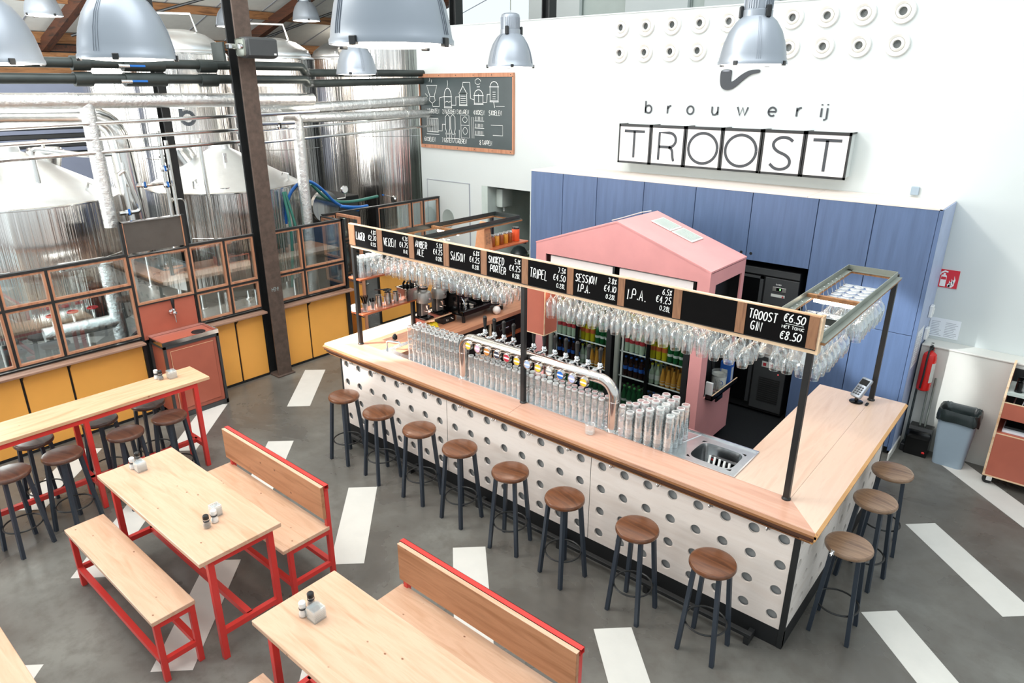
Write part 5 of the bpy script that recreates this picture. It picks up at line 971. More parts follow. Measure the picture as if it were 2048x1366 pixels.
X_(t, 'glass', 'jar_glass', lambda m_: m_.lathe([(0, .005), (.036, .0), (.042, .006), (.044, .09), (.040, .095), (.037, .09), (.035, .014), (0, .012)], (-2.0, .22, 1.1), 22), True)
# ------------------------------------------------------------------ stemmed glasses hanging foot-up
def stem(nm, prof, mat='wine'): return tag(M().lathe([(r*1.12, z*1.36) for r, z in prof], n=16).build(nm, mat, None, True, mat2='glass_rim', pred=lambda c: c.z > -.006), 'x', 'glass')
wine = stem('wine_glass', [(.0, 0), (.036, -.002), (.038, -.005), (.010, -.010), (.0045, -.03), (.0045, -.085), (.012, -.098), (.034, -.120), (.041, -.145), (.040, -.175), (.033, -.205), (.031, -.205), (.037, -.170)])
sn = stem('beer_goblet', [(.0, 0), (.036, -.002), (.038, -.005), (.010, -.010), (.006, -.03), (.006, -.06), (.014, -.07), (.040, -.095), (.046, -.125), (.043, -.155), (.036, -.205), (.034, -.205), (.042, -.130)])
RZ = 2.275
def hang(src, x, y, z, lbl, grp, tilt=0):
    o = src if src.name not in used else dup(src); used[src.name] = 1
    o.location = (x, y, z); o.rotation_euler = (random.uniform(-.03, .03)+tilt, random.uniform(-.03, .03), random.uniform(0, 6)); o['label'] = lbl; o['group'] = grp
t = thing('glass_rack', 'wire rack rails under the menu boards holding rows of stemmed glasses', 'rack', (-2.8, .55, RZ)); pitch = .112
X_(t, 'wire', 'chrome', lambda m_: [m_.cyl((-5.06+pitch*i+s*.014, .36, RZ+.004), (-5.06+pitch*i+s*.014, .78, RZ+.004), .003, n=5) for i in range(40) for s in (-1, 1)])
X_(t, 'hanger', 'chrome', lambda m_: [m_.cyl((-5.06+pitch*i-.014, y, RZ+.004), (-5.06+pitch*i-.014, y, RZ+.07), .0025, n=4) for i in range(40) for y in (.36, .78)])
for i in range(40):
    x = -5.06+pitch*i
    if -3.06 < x < -2.70 or x > -.80: continue
    for j in range(4):
        kind = sn if (i//6) % 2 else wine; kn = 'wide beer goblet' if kind is sn else 'slender stemmed glass'
        y = .40+.098*j
        lr = 'left of the terracotta box' if x < -3 else 'right of the terracotta box'
        hang(kind, x, y, RZ, '%s hanging upside down under the menu boards, %s' % (kn, lr), 'glasses hanging under the menu boards %s' % lr)
t = thing('glass_rack', 'wire rack rails in the pale steel frame over the right side of the bar', 'rack', (-.49, 1.4, RZ))
YS = [.50+.115*i for i in range(7)]+[1.52+.115*i for i in range(7)]
X_(t, 'wire', 'chrome', lambda m_: [m_.cyl((-.64, y+s*.014, RZ+.004), (-.30, y+s*.014, RZ+.004), .003, n=5) for y in YS for s in (-1, 1)]); X_(t, 'hanger', 'chrome', lambda m_: [m_.tube([(-.69, y-.014, RZ+.075), (-.655, y-.014, RZ+.07), (-.64, y-.014, RZ+.004)], .003, 5) for y in YS])
for y in YS:
    for j in range(4):
        kind = wine if y < 1.4 else sn
        hang(kind, -.61+.095*j, y, RZ, '%s hanging upside down over the right side of the bar' % ('slender stemmed glass' if kind is wine else 'wide beer goblet'), 'glasses hanging over the right side of the bar')
t = thing('glass_rack', 'wire rack rails in the dark steel frame over the left side of the bar', 'rack', (-4.9, 1.4, RZ)); YL = [.9+.11*i for i in range(4)]
X_(t, 'wire', 'chrome', lambda m_: [m_.cyl((-5.06, y+s*.014, RZ+.004), (-4.72, y+s*.014, RZ+.004), .003, n=5) for y in YL for s in (-1, 1)])
for y in YL:
    for j in range(4): hang(sn, -5.03+.095*j, y, RZ, 'wide beer goblet hanging upside down over the left side of the bar', 'glasses hanging over the left side of the bar')
# two dimpled beer mugs hooked at the right end of the rack
for x, y, l, az in ((-.66, .46, 'thick dimpled beer mug hanging left of another under the gin board', .35), (-.44, .44, 'thick dimpled beer mug hanging nearest the right canopy post', -.3)):
    t = thing('beer_mug', l, 'mug', (x, y, RZ-.02), rz=0)
    def f(m_):
        m_.lathe([(.0, -.15), (.060, -.18), (.065, -.17), (.068, 0), (.060, 0), (.056, -.155), (0, -.16)], (0, 0, 0), 16)
        mt_ = Matrix.Rotation(pi-.55, 4, 'X') @ Matrix.Rotation(az, 4, 'Z'); m_.xf(mt_); m_.v = [(a+x, b+y, c_+RZ-.17) for a, b, c_ in m_.v]
    X_(t, 'body', 'jar_glass', f, True)
    def g(m_):
        m_.tube([(.052, 0, -.02), (.085, 0, -.03), (.09, 0, -.08), (.08, 0, -.12), (.05, 0, -.13)], .009, 8)
        for z in (-.05, -.10):
            for k in range(8): a = 2*pi*k/8; m_.lathe([(0, .004), (.014, .0)], (0, 0, 0), 6) if 0 else None
        mt_ = Matrix.Rotation(pi-.55, 4, 'X') @ Matrix.Rotation(az, 4, 'Z'); m_.xf(mt_); m_.v = [(a+x, b+y, c_+RZ-.17) for a, b, c_ in m_.v]
    X_(t, 'handle', 'jar_glass', g, True)
# ------------------------------------------------------------------ coffee corner on the left counter
ZC = 1.10
t = thing('grinder_stand', 'terracotta plywood stand lifting the two coffee grinders', 'stand', (-5.17, 1.4, ZC))
X_(t, 'top', 'terracotta', lambda m_: m_.box(-5.29, -5.07, 1.13, 1.68, 1.205, 1.22)); X_(t, 'side', 'terracotta', lambda m_: (m_.box(-5.29, -5.07, 1.13, 1.148, ZC, 1.205), m_.box(-5.29, -5.07, 1.662, 1.68, ZC, 1.205))); X_(t, 'edge', 'board_edge', lambda m_: (m_.box(-5.07, -5.067, 1.13, 1.68, 1.204, 1.221), m_.box(-5.07, -5.067, 1.13, 1.149, ZC, 1.204), m_.box(-5.07, -5.067, 1.661, 1.68, ZC, 1.204)))
def grinder(y, l):
    t = thing('coffee_grinder', l, 'grinder', (-5.17, y, 1.22), 'coffee grinders')
    X_(t, 'base', 'black_gloss', lambda m_: m_.cbox(-5.27, -5.07, y-.075, y+.075, 1.221, 1.245, .02, 2), True); X_(t, 'column', 'black_matt', lambda m_: m_.cbox(-5.26, -5.17, y-.06, y+.06, 1.24, 1.46, .01)); X_(t, 'front_plate', 'grinder_grey', lambda m_: m_.cbox(-5.17, -5.155, y-.055, y+.055, 1.26, 1.45, .004))
    X_(t, 'head', 'grinder_grey', lambda m_: m_.lathe([(0, 1.43), (.095, 1.435), (.098, 1.52), (.085, 1.56), (.05, 1.575), (.045, 1.60)], (-5.17, y, 0), 24), True); X_(t, 'spout', 'chrome', lambda m_: (m_.cyl((-5.11, y, 1.40), (-5.10, y, 1.35), .028, .018), m_.bar((-5.15, y-.03, 1.33), (-5.08, y-.03, 1.33), .008), m_.bar((-5.15, y+.03, 1.33), (-5.08, y+.03, 1.33), .008)), True)
    X_(t, 'hopper', 'jar_glass', lambda m_: m_.lathe([(.045, 1.60), (.075, 1.66), (.075, 1.70)], (-5.17, y, 0), 18), True); X_(t, 'hopper_collar', 'black_matt', lambda m_: m_.lathe([(.046, 1.595), (.055, 1.60), (.055, 1.625), (.046, 1.625)], (-5.17, y, 0), 18), True); X_(t, 'button', 'chrome', lambda m_: m_.cyl((-5.075, y, 1.49), (-5.06, y, 1.49), .012), True)
grinder(1.22, 'near grey and black coffee grinder by the left bar post'); grinder(1.48, 'far grey and black coffee grinder beside the coffee machine')
t = thing('yellow_cloth', 'crumpled yellow cleaning cloth under the grinder stand', 'cloth', (-5.1, 1.27, ZC))
def f_cl(m_):
    n = 22; rows = []
    for r_, z in ((.085, .003), (.09, .02), (.065, .045), (.04, .05), (.015, .035)):
        rows.append([(-5.1+(r_*(1+.25*sin(5*a+z*60))+random.uniform(-.006, .006))*cos(a), 1.28+.8*(r_*(1+.2*cos(4*a)))*sin(a), ZC+z+random.uniform(0, .012)) for a in [2*pi*k/n for k in range(n)]])
    m_.add([p for r in rows for p in r], [(i*n+k, i*n+(k+1) % n, (i+1)*n+(k+1) % n, (i+1)*n+k) for i in range(len(rows)-1) for k in range(n)]+[tuple(range((len(rows)-1)*n, len(rows)*n))])
X_(t, 'fabric', 'cloth_yellow', f_cl)
t = thing('card_box', 'low black box with white writing beside the yellow cloth', 'box', (-5.13, 1.53, ZC)); X_(t, 'box', 'black_matt', lambda m_: m_.cbox(-5.22, -5.06, 1.43, 1.64, ZC, ZC+.075, .004)); X_(t, 'writing', 'chalk', lambda m_: (text(m_, 'TEA', (-5.0585, 1.48, ZC+.03), (0, 1, 0), (0, 0, 1), .022, .003), m_.bar((-5.055, 1.57, ZC+.06), (-5.05, 1.6, ZC+.04), .01)))
t = thing('espresso_machine', 'black two-group espresso machine on the left counter', 'coffee machine', (-5.03, 1.98, ZC))
X_(t, 'body', 'black_gloss', lambda m_: m_.cbox(-5.28, -4.98, 1.62, 2.48, 1.38, 1.70, .015)); X_(t, 'back', 'black_matt', lambda m_: m_.box(-5.28, -5.17, 1.65, 2.45, 1.19, 1.38)); X_(t, 'drip_tray', 'black_gloss', lambda m_: m_.cbox(-5.18, -4.86, 1.60, 2.48, 1.20, 1.27, .008)); X_(t, 'tray_grate', 'chrome', lambda m_: [m_.box(-5.16, -4.88, 1.64+.04*i, 1.655+.04*i, 1.27, 1.274) for i in range(20)]); X_(t, 'side_panel', 'black_gloss', lambda m_: m_.cbox(-5.29, -4.93, 1.585, 1.615, 1.22, 1.66, .02))
for y in (1.66, 2.40):
    for x in (-5.22, -4.92): X_(t, 'foot', 'black_matt', lambda m_: m_.cyl((x, y, ZC), (x, y, 1.20), .022), True)
for y in (1.82, 2.18): g_ = X_(t, 'group_head', 'chrome', lambda m_: m_.lathe([(.0, 1.33), (.035, 1.335), (.04, 1.38)], (-5.03, y, 0), 16), True); X_(t, 'portafilter', 'plastic_black', lambda m_: m_.tube([(-5.0, y, 1.34), (-4.93, y, 1.335), (-4.86, y, 1.325)], [.012, .016, .018], 8), True, None, g_)
X_(t, 'steam_wand', 'chrome', lambda m_: m_.tube([(-4.98, 1.68, 1.42), (-4.93, 1.68, 1.38), (-4.91, 1.70, 1.25)], .008, 6), True)
for i in range(3):
    t = thing('coffee_cup', 'small patterned cup standing on the espresso machine tray', 'cup', (-5.05+.07*i, 1.70+.05*i, 1.275), 'cups on the espresso machine'); X_(t, 'cup', 'ceramic', lambda m_: m_.lathe([(0, 0), (.024, 0), (.034, .05), (.031, .05), (.022, .006)], (-5.05+.07*i, 1.70+.05*i, 1.275), 14), True); X_(t, 'band', 'ink', lambda m_: m_.lathe([(.0302, .02), (.0325, .035)], (-5.05+.07*i, 1.70+.05*i, 1.275), 14), True)
t = thing('glass_globe', 'white glass globe resting on the left worktop', 'globe', (-4.84, 2.2, ZC)); X_(t, 'globe', 'milk_glass', lambda m_: m_.lathe([(.02, 0)]+[(.055*sin(a), .055-.055*cos(a)) for a in [pi*i/14 for i in range(2, 15)]], (-4.83, 2.2, ZC), 20), True)
t = thing('worktop_drawers', 'dark appliance with steel handle built in under the left worktop', 'drawer unit', (-4.76, 1.9, .9))
X_(t, 'drawer_front', 'black_gloss', lambda m_: m_.cbox(-4.735, -4.715, 2.0, 2.45, .82, 1.0, .006)); X_(t, 'handle', 'chrome', lambda m_: m_.tube([(-4.715, 2.14, .90), (-4.69, 2.15, .93), (-4.69, 2.28, .93), (-4.715, 2.29, .90)], .008, 8), True); X_(t, 'side_board', 'board_edge', lambda m_: m_.box(-4.74, -4.715, 1.94, 1.965, .5, 1.04)); X_(t, 'shelf_board', 'walnut_shelf', lambda m_: m_.box(-5.3, -4.72, 1.97, 3.2, .77, .79)); X_(t, 'back', 'black_matt', lambda m_: m_.box(-5.3, -4.80, .9, 3.2, .02, 1.04))
# lower shelf: jugs, straws, container
ZS = 1.486
def jug(y, h, r, l, x=-5.30):
    t = thing('milk_jug', l, 'jug', (x, y, ZS)); X_(t, 'jug', 'tower_metal', lambda m_: m_.lathe([(0, 0), (r, .0), (r, h*.55), (r*.82, h*.9), (r*.86, h), (r*.80, h), (r*.76, h*.9), (r*.9, h*.5), (0, .01)], (x, y, ZS), 18), True); X_(t, 'handle', 'chrome', lambda m_: m_.tube([(x+r*.5, y+r*.7, ZS+h*.85), (x+r*1.0, y+r*1.2, ZS+h*.8), (x+r*1.0, y+r*1.2, ZS+h*.3), (x+r*.6, y+r*.75, ZS+h*.2)], .005, 6), True)
jug(.62, .145, .042, 'first steel milk jug from the left on the lower bar shelf'); jug(.76, .15, .046, 'second steel milk jug from the left on the lower bar shelf'); jug(.88, .13, .04, 'third steel milk jug from the left on the lower bar shelf')
def straws(y, l, h):
    t = thing('straw_glass', l, 'glass', (-5.28, y, ZS)); X_(t, 'glass', 'jar_glass', lambda m_: m_.lathe([(0, 0), (.032, 0), (.038, .10), (.036, .10)], (-5.28, y, ZS), 14), True)
    X_(t, 'straws', 'black_gloss', lambda m_: [m_.cyl((-5.28+.012*cos(k), y+.012*sin(k), ZS+.01), (-5.28+random.uniform(.02, .05)*cos(k*2.4), y+random.uniform(.02, .05)*sin(k*2.4), ZS+h), .004, n=5) for k in range(16)])
straws(.40, 'glass full of black straws on the lower bar shelf', .19); straws(.51, 'glass of coarse black stirrers beside the straws', .13)
t = thing('steel_container', 'deep steel container with black tool handles on the lower bar shelf', 'container', (-5.30, 1.06, ZS))
def f_ct(m_):
    m_.box(-5.38, -5.20, .98, 1.14, ZS, ZS+.004)
    for a in ((-5.385, -5.38, .975, 1.145), (-5.20, -5.195, .975, 1.145), (-5.385, -5.195, .975, .98), (-5.385, -5.195, 1.14, 1.145)): m_.box(*a, ZS, ZS+.15)
    for a in ((-5.40, -5.38, .96, 1.16), (-5.20, -5.18, .96, 1.16), (-5.40, -5.18, .96, .98), (-5.40, -5.18, 1.14, 1.16)): m_.box(*a, ZS+.15, ZS+.154)
X_(t, 'container', 'tower_metal', f_ct); X_(t, 'tool_handle', 'black_gloss', lambda m_: [m_.tube([(-5.30+.03*i, 1.02+.03*i, ZS+.08), (-5.31+.03*i, 1.02+.035*i, ZS+.2), (-5.29+.03*i, 1.03+.035*i, ZS+.235)], .013, 8) for i in range(3)], True)
jug(1.22, .19, .045, 'tall steel pitcher at the far end of the lower bar shelf', -5.29)
t = thing('strainer', 'black strainer with long handle lying over the milk jugs', 'strainer', (-5.33, .75, ZS+.15)); X_(t, 'strainer', 'black_gloss', lambda m_: (m_.lathe([(0, .0), (.05, .01), (.055, .02)], (-5.33, .78, ZS+.152), 14), m_.tube([(-5.33, .78, ZS+.17), (-5.36, .62, ZS+.20)], .007, 6)), True)
for i in range(6): tag(M().lathe([(0, 0), (.05, 0), (.055, .01), (.05, .014), (0, .012)], (-5.37, .335, ZS+.001+.012*i), 16).build('white_dish', 'ceramic', None, True), 'white saucer stacked on the outer end of the lower bar shelf', 'saucer', 'saucers on the lower bar shelf')
# short shelf jars, paper bag, orange tin
ZJ = 2.061
for i in range(5):
    y = 2.02+.085*i; k = i % 2
    t = thing('spirit_jar', ('light' if k else 'dark')+' amber jar in the row on the short shelf, '+['nearest the paper bag', 'second from the bag', 'in the middle', 'second from the orange tin', 'nearest the orange tin'][i], 'jar', (-4.74, y, ZJ)); X_(t, 'jar', 'amber_light' if k else 'amber', lambda m_: m_.lathe([(0, 0), (.034, 0), (.036, .01), (.036, .11), (.03, .12)], (-4.74, y, ZJ), 14), True); X_(t, 'lid', 'jar_glass', lambda m_: m_.lathe([(.031, .12), (.034, .125), (.034, .145), (0, .15)], (-4.74, y, ZJ), 14), True)
t = thing('orange_tin', 'bright orange tin at the end of the short jar shelf', 'tin', (-4.74, 2.48, ZJ)); X_(t, 'tin', 'orange_tin', lambda m_: m_.lathe([(0, 0), (.048, 0), (.050, .005), (.050, .15), (.047, .155)], (-4.74, 2.48, ZJ), 20), True); X_(t, 'lid', 'black_gloss', lambda m_: m_.lathe([(.047, .155), (.049, .157), (.045, .175), (0, .178)], (-4.74, 2.48, ZJ), 20), True)
t = thing('paper_bag', 'folded brown paper bag standing on the short jar shelf', 'bag', (-4.75, 1.86, ZJ)); X_(t, 'bag', 'paper_bag', lambda m_: m_.add([(-4.83, 1.80, ZJ), (-4.67, 1.80, ZJ), (-4.67, 1.95, ZJ), (-4.83, 1.95, ZJ), (-4.81, 1.82, ZJ+.24), (-4.69, 1.82, ZJ+.24), (-4.69, 1.93, ZJ+.24), (-4.81, 1.93, ZJ+.24), (-4.80, 1.87, ZJ+.33), (-4.70, 1.87, ZJ+.33), (-4.70, 1.885, ZJ+.33), (-4.80, 1.885, ZJ+.33)], [(3, 2, 1, 0), (0, 1, 5, 4), (1, 2, 6, 5), (2, 3, 7, 6), (3, 0, 4, 7), (4, 5, 9, 8), (5, 6, 10, 9), (6, 7, 11, 10), (7, 4, 8, 11), (8, 9, 10, 11)])); X_(t, 'print', 'ink', lambda m_: f_paper_lines(m_, (-4.669, 1.82, ZJ+.05), (0, 1, 0), (0, 0, 1), .11, .17, 9))
# kitchen: counter, leeks, oven, dispenser
t = thing('kitchen_counter', 'pale grey kitchen counter seen through the opening in the wall', 'counter', (-6.4, 5.2, 0)); X_(t, 'top', 'panel_grey', lambda m_: m_.cbox(-7.0, -5.62, 4.64, 5.75, 1.02, 1.06, .004)); X_(t, 'base', 'angle_dark', lambda m_: m_.box(-6.95, -5.66, 4.66, 5.7, 0, 1.02))
t = thing('leek_bunch', 'bunch of green leeks lying on the kitchen counter', 'vegetables', (-6.35, 5.1, 1.06))
for i in range(9): X_(t, 'leek', 'leek_green', lambda m_: m_.tube([(-6.72, 5.2+.02*i, 1.075+.004*(i % 3)), (-6.5, 5.22+.025*i, 1.10), (-6.2, 5.2+.03*i, 1.08+.012*(i % 3))], [.008, .018, .012], 6), True)
t = thing('kitchen_oven', 'dark grey oven with black window behind the kitchen counter', 'oven', (-5.9, 6.2, 0)); X_(t, 'body', 'angle_dark', lambda m_: m_.cbox(-6.35, -5.4, 5.95, 6.7, 0, 1.42, .01)); X_(t, 'window', 'black_gloss', lambda m_: m_.box(-6.28, -5.5, 5.94, 5.95, 1.05, 1.32))
t = thing('soap_dispenser', 'pale rounded dispenser on the jamb of the kitchen opening', 'dispenser', (-6.95, 5.0, 2.0)); X_(t, 'housing', 'panel_grey', lambda m_: m_.cbox(-7.01, -6.86, 4.66, 4.96, 1.98, 2.3, .03, 2), True); X_(t, 'nozzle', 'white_plastic', lambda m_: m_.cyl((-6.94, 4.8, 1.98), (-6.94, 4.8, 1.90), .014))
t = thing('dark_bag', 'dark teal bag slumped at the end of the jar shelf', 'bag', (-6.8, 4.8, 1.06)); X_(t, 'bag', 'bag_black', lambda m_: m_.lathe([(0, 0), (.14, .0), (.16, .08), (.10, .17), (.03, .2), (0, .2)], (-6.80, 5.05, 1.06), 12), True)
t = thing('card_terminal', 'silver card payment terminal on a round black stand on the bar', 'payment terminal', (-.40, 2.42, ZC))
X_(t, 'stand', 'black_gloss', lambda m_: m_.lathe([(0, 0), (.062, 0), (.062, .008), (.05, .014), (.018, .02), (.016, .09), (0, .09)], (-.40, 2.42, ZC+.0005), 24), True)
def f_tm(m_): m_.cbox(-.055, .055, -.11, .11, -.02, .02, .015, 2); m_.xf(Matrix.Translation((-.375, 2.43, ZC+.15)) @ Matrix.Rotation(radians(-25), 4, 'Z') @ Matrix.Rotation(radians(48), 4, 'X'))
X_(t, 'housing', 'lamp_alu', f_tm, True)
def f_tk(m_):
    for i in range(3):
        for j in range(4): m_.box(-.035+.026*i, -.018+.026*i, -.085+.024*j, -.068+.024*j, .02, .024)
    m_.xf(Matrix.Translation((-.375, 2.43, ZC+.15)) @ Matrix.Rotation(radians(-25), 4, 'Z') @ Matrix.Rotation(radians(48), 4, 'X'))
X_(t, 'keys', 'ink', f_tk)
def f_ts(m_): m_.box(-.042, .042, .025, .085, .0205, .0215); m_.xf(Matrix.Translation((-.375, 2.43, ZC+.15)) @ Matrix.Rotation(radians(-25), 4, 'Z') @ Matrix.Rotation(radians(48), 4, 'X'))
X_(t, 'screen', 'black_gloss', f_ts)
t = thing('cable_clip', 'small black cable clip screwed to the bar top by the terminal', 'clip', (-.35, 2.33, ZC)); X_(t, 'clip', 'black_matt', lambda m_: m_.cbox(-.315, -.29, 2.38, 2.45, ZC+.0005, ZC+.012, .003))
# ------------------------------------------------------------------ pendant lamps
lp = proto('pendant_lamp', 'x', 'lamp')
X_(lp, 'shade', 'lamp_alu', lambda m_: m_.lathe([(.285, 0), (.285, .02), (.278, .03), (.270, .08), (.250, .17), (.215, .26), (.165, .335), (.125, .37), (.12, .375), (.115, .372), (.16, .33), (.208, .255), (.243, .165), (.264, .075), (.272, .0)], n=48), True)
def f_fl(m_):
    for a in (.3, .36, .42, 2.4, 2.46, 2.52, 4.5, 4.56, 4.62): m_.tube([((r_+.002)*cos(a), (r_+.002)*sin(a), z) for r_, z in ((.276, .04), (.270, .08), (.250, .17), (.215, .26), (.165, .335), (.13, .366))], .0022, 5)
X_(lp, 'shade_rib', 'lamp_alu', f_fl, True)
X_(lp, 'diffuser', 'lamp_glow', lambda m_: m_.lathe([(0, -.012), (.15, -.010), (.25, .0), (.270, .006)], n=40), True)
X_(lp, 'collar', 'lamp_alu', lambda m_: m_.lathe([(.118, .365), (.122, .37), (.122, .42), (.116, .425)], n=32), True)
X_(lp, 'gear_housing', 'lamp_alu', lambda m_: m_.lathe([(.112, .42), (.112, .56), (.105, .585), (.08, .60), (0, .603)], n=32), True)
X_(lp, 'cooling_fin', 'lamp_alu', lambda m_: [m_.bar((.114*cos(a), .114*sin(a), .43), (.114*cos(a), .114*sin(a), .555), .006, .008) for a in [2*pi*i/36 for i in range(36)] if (i_ := int(a*6)) % 7 > 1])
for a in (.9, .9+2.09, .9+4.19): X_(lp, 'latch', 'plastic_black', lambda m_: (m_.cbox(.118, .15, -.022, .022, .36, .455, .008), m_.xf(Matrix.Rotation(a, 4, 'Z'))))
for a in (.25, .25+1.57, .25+3.14, .25+4.71): X_(lp, 'rim_clip', 'plastic_black', lambda m_: (m_.cbox(.27, .295, -.018, .018, -.012, .026, .003), m_.xf(Matrix.Rotation(a, 4, 'Z'))))
X_(lp, 'hook', 'chrome', lambda m_: m_.tube([(0, 0, .60), (.012, 0, .615), (0, 0, .635), (-.012, 0, .615), (0, 0, .60)], .005, 6), True); X_(lp, 'cable', 'angle_steel', lambda m_: m_.cyl((0, 0, .63), (0, 0, 5.0), .006, n=6))
index_kids()
LP = [(-1.736, -2.02, 4.12, 'largest pendant lamp at the top centre, nearest the camera'), (-4.0, -2.27, 4.10, 'large pendant lamp at upper left in front of the tanks'), (-4.72, -2.81, 4.075, 'pendant lamp cut off by the left frame edge'),
      (-4.95, 2.616, 4.17, 'pendant lamp hanging between the chalkboard and the round vents'), (-1.595, 1.86, 4.125, 'pendant lamp hanging in front of the row of round vents'), (-7.41, 2.18, 4.10, 'pendant lamp hanging right behind the largest one, over the menu boards'),
      (-18.3+4, 4.2, 5.15, 'small distant pendant lamp under the roof, left of the steel column'), (-16.2, 8.8, 5.35, 'smallest distant pendant lamp, right of the steel column'), (-12.6, 5.0, 5.23, 'distant pendant lamp cut by the top edge, right of the steel column'), (-13.4, .35, 5.05, 'distant pendant lamp cut by the top edge at upper left')]
for i, (x, y, z, l) in enumerate(LP):
    o = lp if i == 0 else dup(lp); o.location = (x, y, z); o.rotation_euler.z = i*.7; o['label'] = l; o['group'] = 'industrial pendant lamps'
    L = bpy.data.lights.new('lamp_light', 'POINT'); L.energy = 18; L.color = (1, .9, .78); L.shadow_soft_size = .15
    q = bpy.data.objects.new('lamp_light', L); C.objects.link(q); q.location = (x*S, y*S, (z-.12)*S)
area('rack_light', (-4.0, .5, 2.29), (-4.0, .5, 0), 2.2, .05, 9, (1, .82, .62)); area('rack_light', (-1.8, .5, 2.29), (-1.8, .5, 0), 2.0, .05, 9, (1, .82, .62)); area('rack_light', (-.49, 1.4, 2.30), (-.49, 1.4, 0), .3, .05, 4, (1, .85, .65))
for fx in (-3.955, -2.99): area('fridge_light', (fx+.45, 2.26, 1.83), (fx+.45, 2.5, 0), .7, .06, 2.6, (1, 1, .95))
# ------------------------------------------------------------------ brewing tanks
def tank(x, y, r, zb, zs, za, l, cone=True, n=64, manway=True, legs=True):
    t = thing('brewing_tank', l, 'tank', (x, y, 0), 'stainless brewing tanks')
    b = X_(t, 'shell', 'tank_steel', lambda m_: m_.lathe([(r*.96, zb), (r, zb+.03), (r, zs-.02)], (x, y, 0), n), True, ang=0) if 0 else None
    m_ = M(); m_.lathe([(r, zb), (r, zs)], (x, y, 0), n); m_.build('shell', 'tank_steel', t, True)
    X_(t, 'weld_band', 'pipe_steel', lambda m_: (m_.lathe([(r, zs-.02), (r+.008, zs-.015), (r+.008, zs+.0), (r*.99, zs+.01)], (x, y, 0), n), m_.lathe([(r+.001, (zb+zs)*.52), (r+.005, (zb+zs)*.52+.006), (r+.001, (zb+zs)*.52+.012)], (x, y, 0), n)), True)
    X_(t, 'bottom', 'pipe_steel', lambda m_: m_.lathe([(0, zb-.16), (r*.5, zb-.14), (r*.85, zb-.07), (r*.97, zb-.02), (r, zb)], (x, y, 0), n), True)
    if cone: X_(t, 'cone_roof', 'cone_steel', lambda m_: m_.lathe([(r*.995, zs+.005), (r*.96, zs+.03), (.16, za), (.15, za+.06), (0, za+.07)], (x, y, 0), n), True)
    else: X_(t, 'dome', 'cone_steel', lambda m_: m_.lathe([(r*.99, zs+.005), (r*.985, zs+.03), (r*.93, zs+.06), (r*.93, zs+.09), (r*.86, zs+(za-zs)*.45), (r*.6, zs+(za-zs)*.8), (r*.3, za-.01), (0, za)], (x, y, 0), n), True)
    if legs:
        for k in range(4):
            a = pi/4+k*pi/2; X_(t, 'leg', 'pipe_steel', lambda m_: (m_.cyl((x+r*.82*cos(a), y+r*.82*sin(a), 0), (x+r*.82*cos(a), y+r*.82*sin(a), zb), .05, n=12), m_.lathe([(0, 0), (.09, 0), (.09, .02), (0, .02)], (x+r*.82*cos(a), y+r*.82*sin(a), 0), 12)), True)
    X_(t, 'lifting_lug', 'pipe_steel', lambda m_: [m_.tube([(x+r*.9*cos(a), y+r*.9*sin(a), zs+.02), (x+r*.9*cos(a), y+r*.9*sin(a), zs+.16), (x+r*.82*cos(a), y+r*.82*sin(a), zs+.18), (x+r*.78*cos(a), y+r*.78*sin(a), zs+.05)], .014, 6) for a in (-.9, .7)], True)
    return t
A = tank(-9.46, -1.68, 1.15, 1.06, 2.62, 3.18, 'wide cone-topped brewing kettle at the left behind the glass screen')
B = tank(-9.62, 1.16, 1.13, 1.06, 2.50, 3.04, 'cone-topped brewing kettle directly behind the riveted column')
T1 = tank(-11.9, 1.82, .80, .8, 4.46, 4.86, 'tall domed tank marked with a number 6, left of the column', False)
T0 = tank(-14.3, 1.90, .82, .8, 4.46, 4.85, 'tall domed tank farthest left behind the pendant lamp', False)
T2 = tank(-12.57, 4.04, .86, .8, 4.45, 4.86, 'tall domed tank directly right of the riveted column', False)
T3 = tank(-13.96, 6.9, .80, .8, 4.55, 4.98, 'tall domed tank in shade between the two right-hand tanks', False)
T4 = tank(-9.98, 4.92, .90, 1.30, 4.60, 4.95, 'broad shining tank at the right end, next to the white wall', False)
# manways, number, fittings
def fit(t, fn, nm='manway', mat='pipe_steel', l=None): return X_(t, nm, mat, fn, True, l)
fit(A, lambda m_: (m_.cyl((-9.75, -1.25, 2.85), (-9.72, -1.18, 3.12), .19, n=28), m_.cyl((-9.72, -1.18, 3.12), (-9.72, -1.18, 3.15), .22, n=28), m_.tube([(-9.72+.2*cos(a), -1.18+.2*sin(a)*.9, 3.17) for a in [2*pi*i/20 for i in range(20)]], .014, 6, True), m_.cyl((-9.72, -1.18, 3.15), (-9.72, -1.18, 3.27), .02), m_.lathe([(.0, 0), (.06, 0), (.07, .012), (0, .02)], (-9.72, -1.18, 3.27), 12)))
fit(B, lambda m_: (m_.cyl((-9.9, .75, 2.75), (-9.95, .62, 3.0), .22, n=28), m_.cyl((-9.95, .62, 3.0), (-9.955, .61, 3.03), .25, n=28), m_.cyl((-9.2, 1.0, 2.8), (-9.2, 1.0, 3.0), .03)))
fit(B, lambda m_: m_.lathe([(.10, 0), (.10, .015), (0, .015)], (-8.78, .72, 2.55), 16), 'inspection_plate')
fit(T4, lambda m_: (m_.lathe([(.0, 0), (.055, 0), (.07, .03), (.05, .05)], (-9.30, 4.28, 1.92), 16, 'y'), m_.bar((-9.33, 4.27, 1.97), (-9.44, 4.2, 2.0), .015)), 'sample_valve')
fit(T4, lambda m_: m_.bar((-9.44, 4.2, 2.0), (-9.48, 4.18, 2.01), .022), 'valve_grip', 'hose_blue')
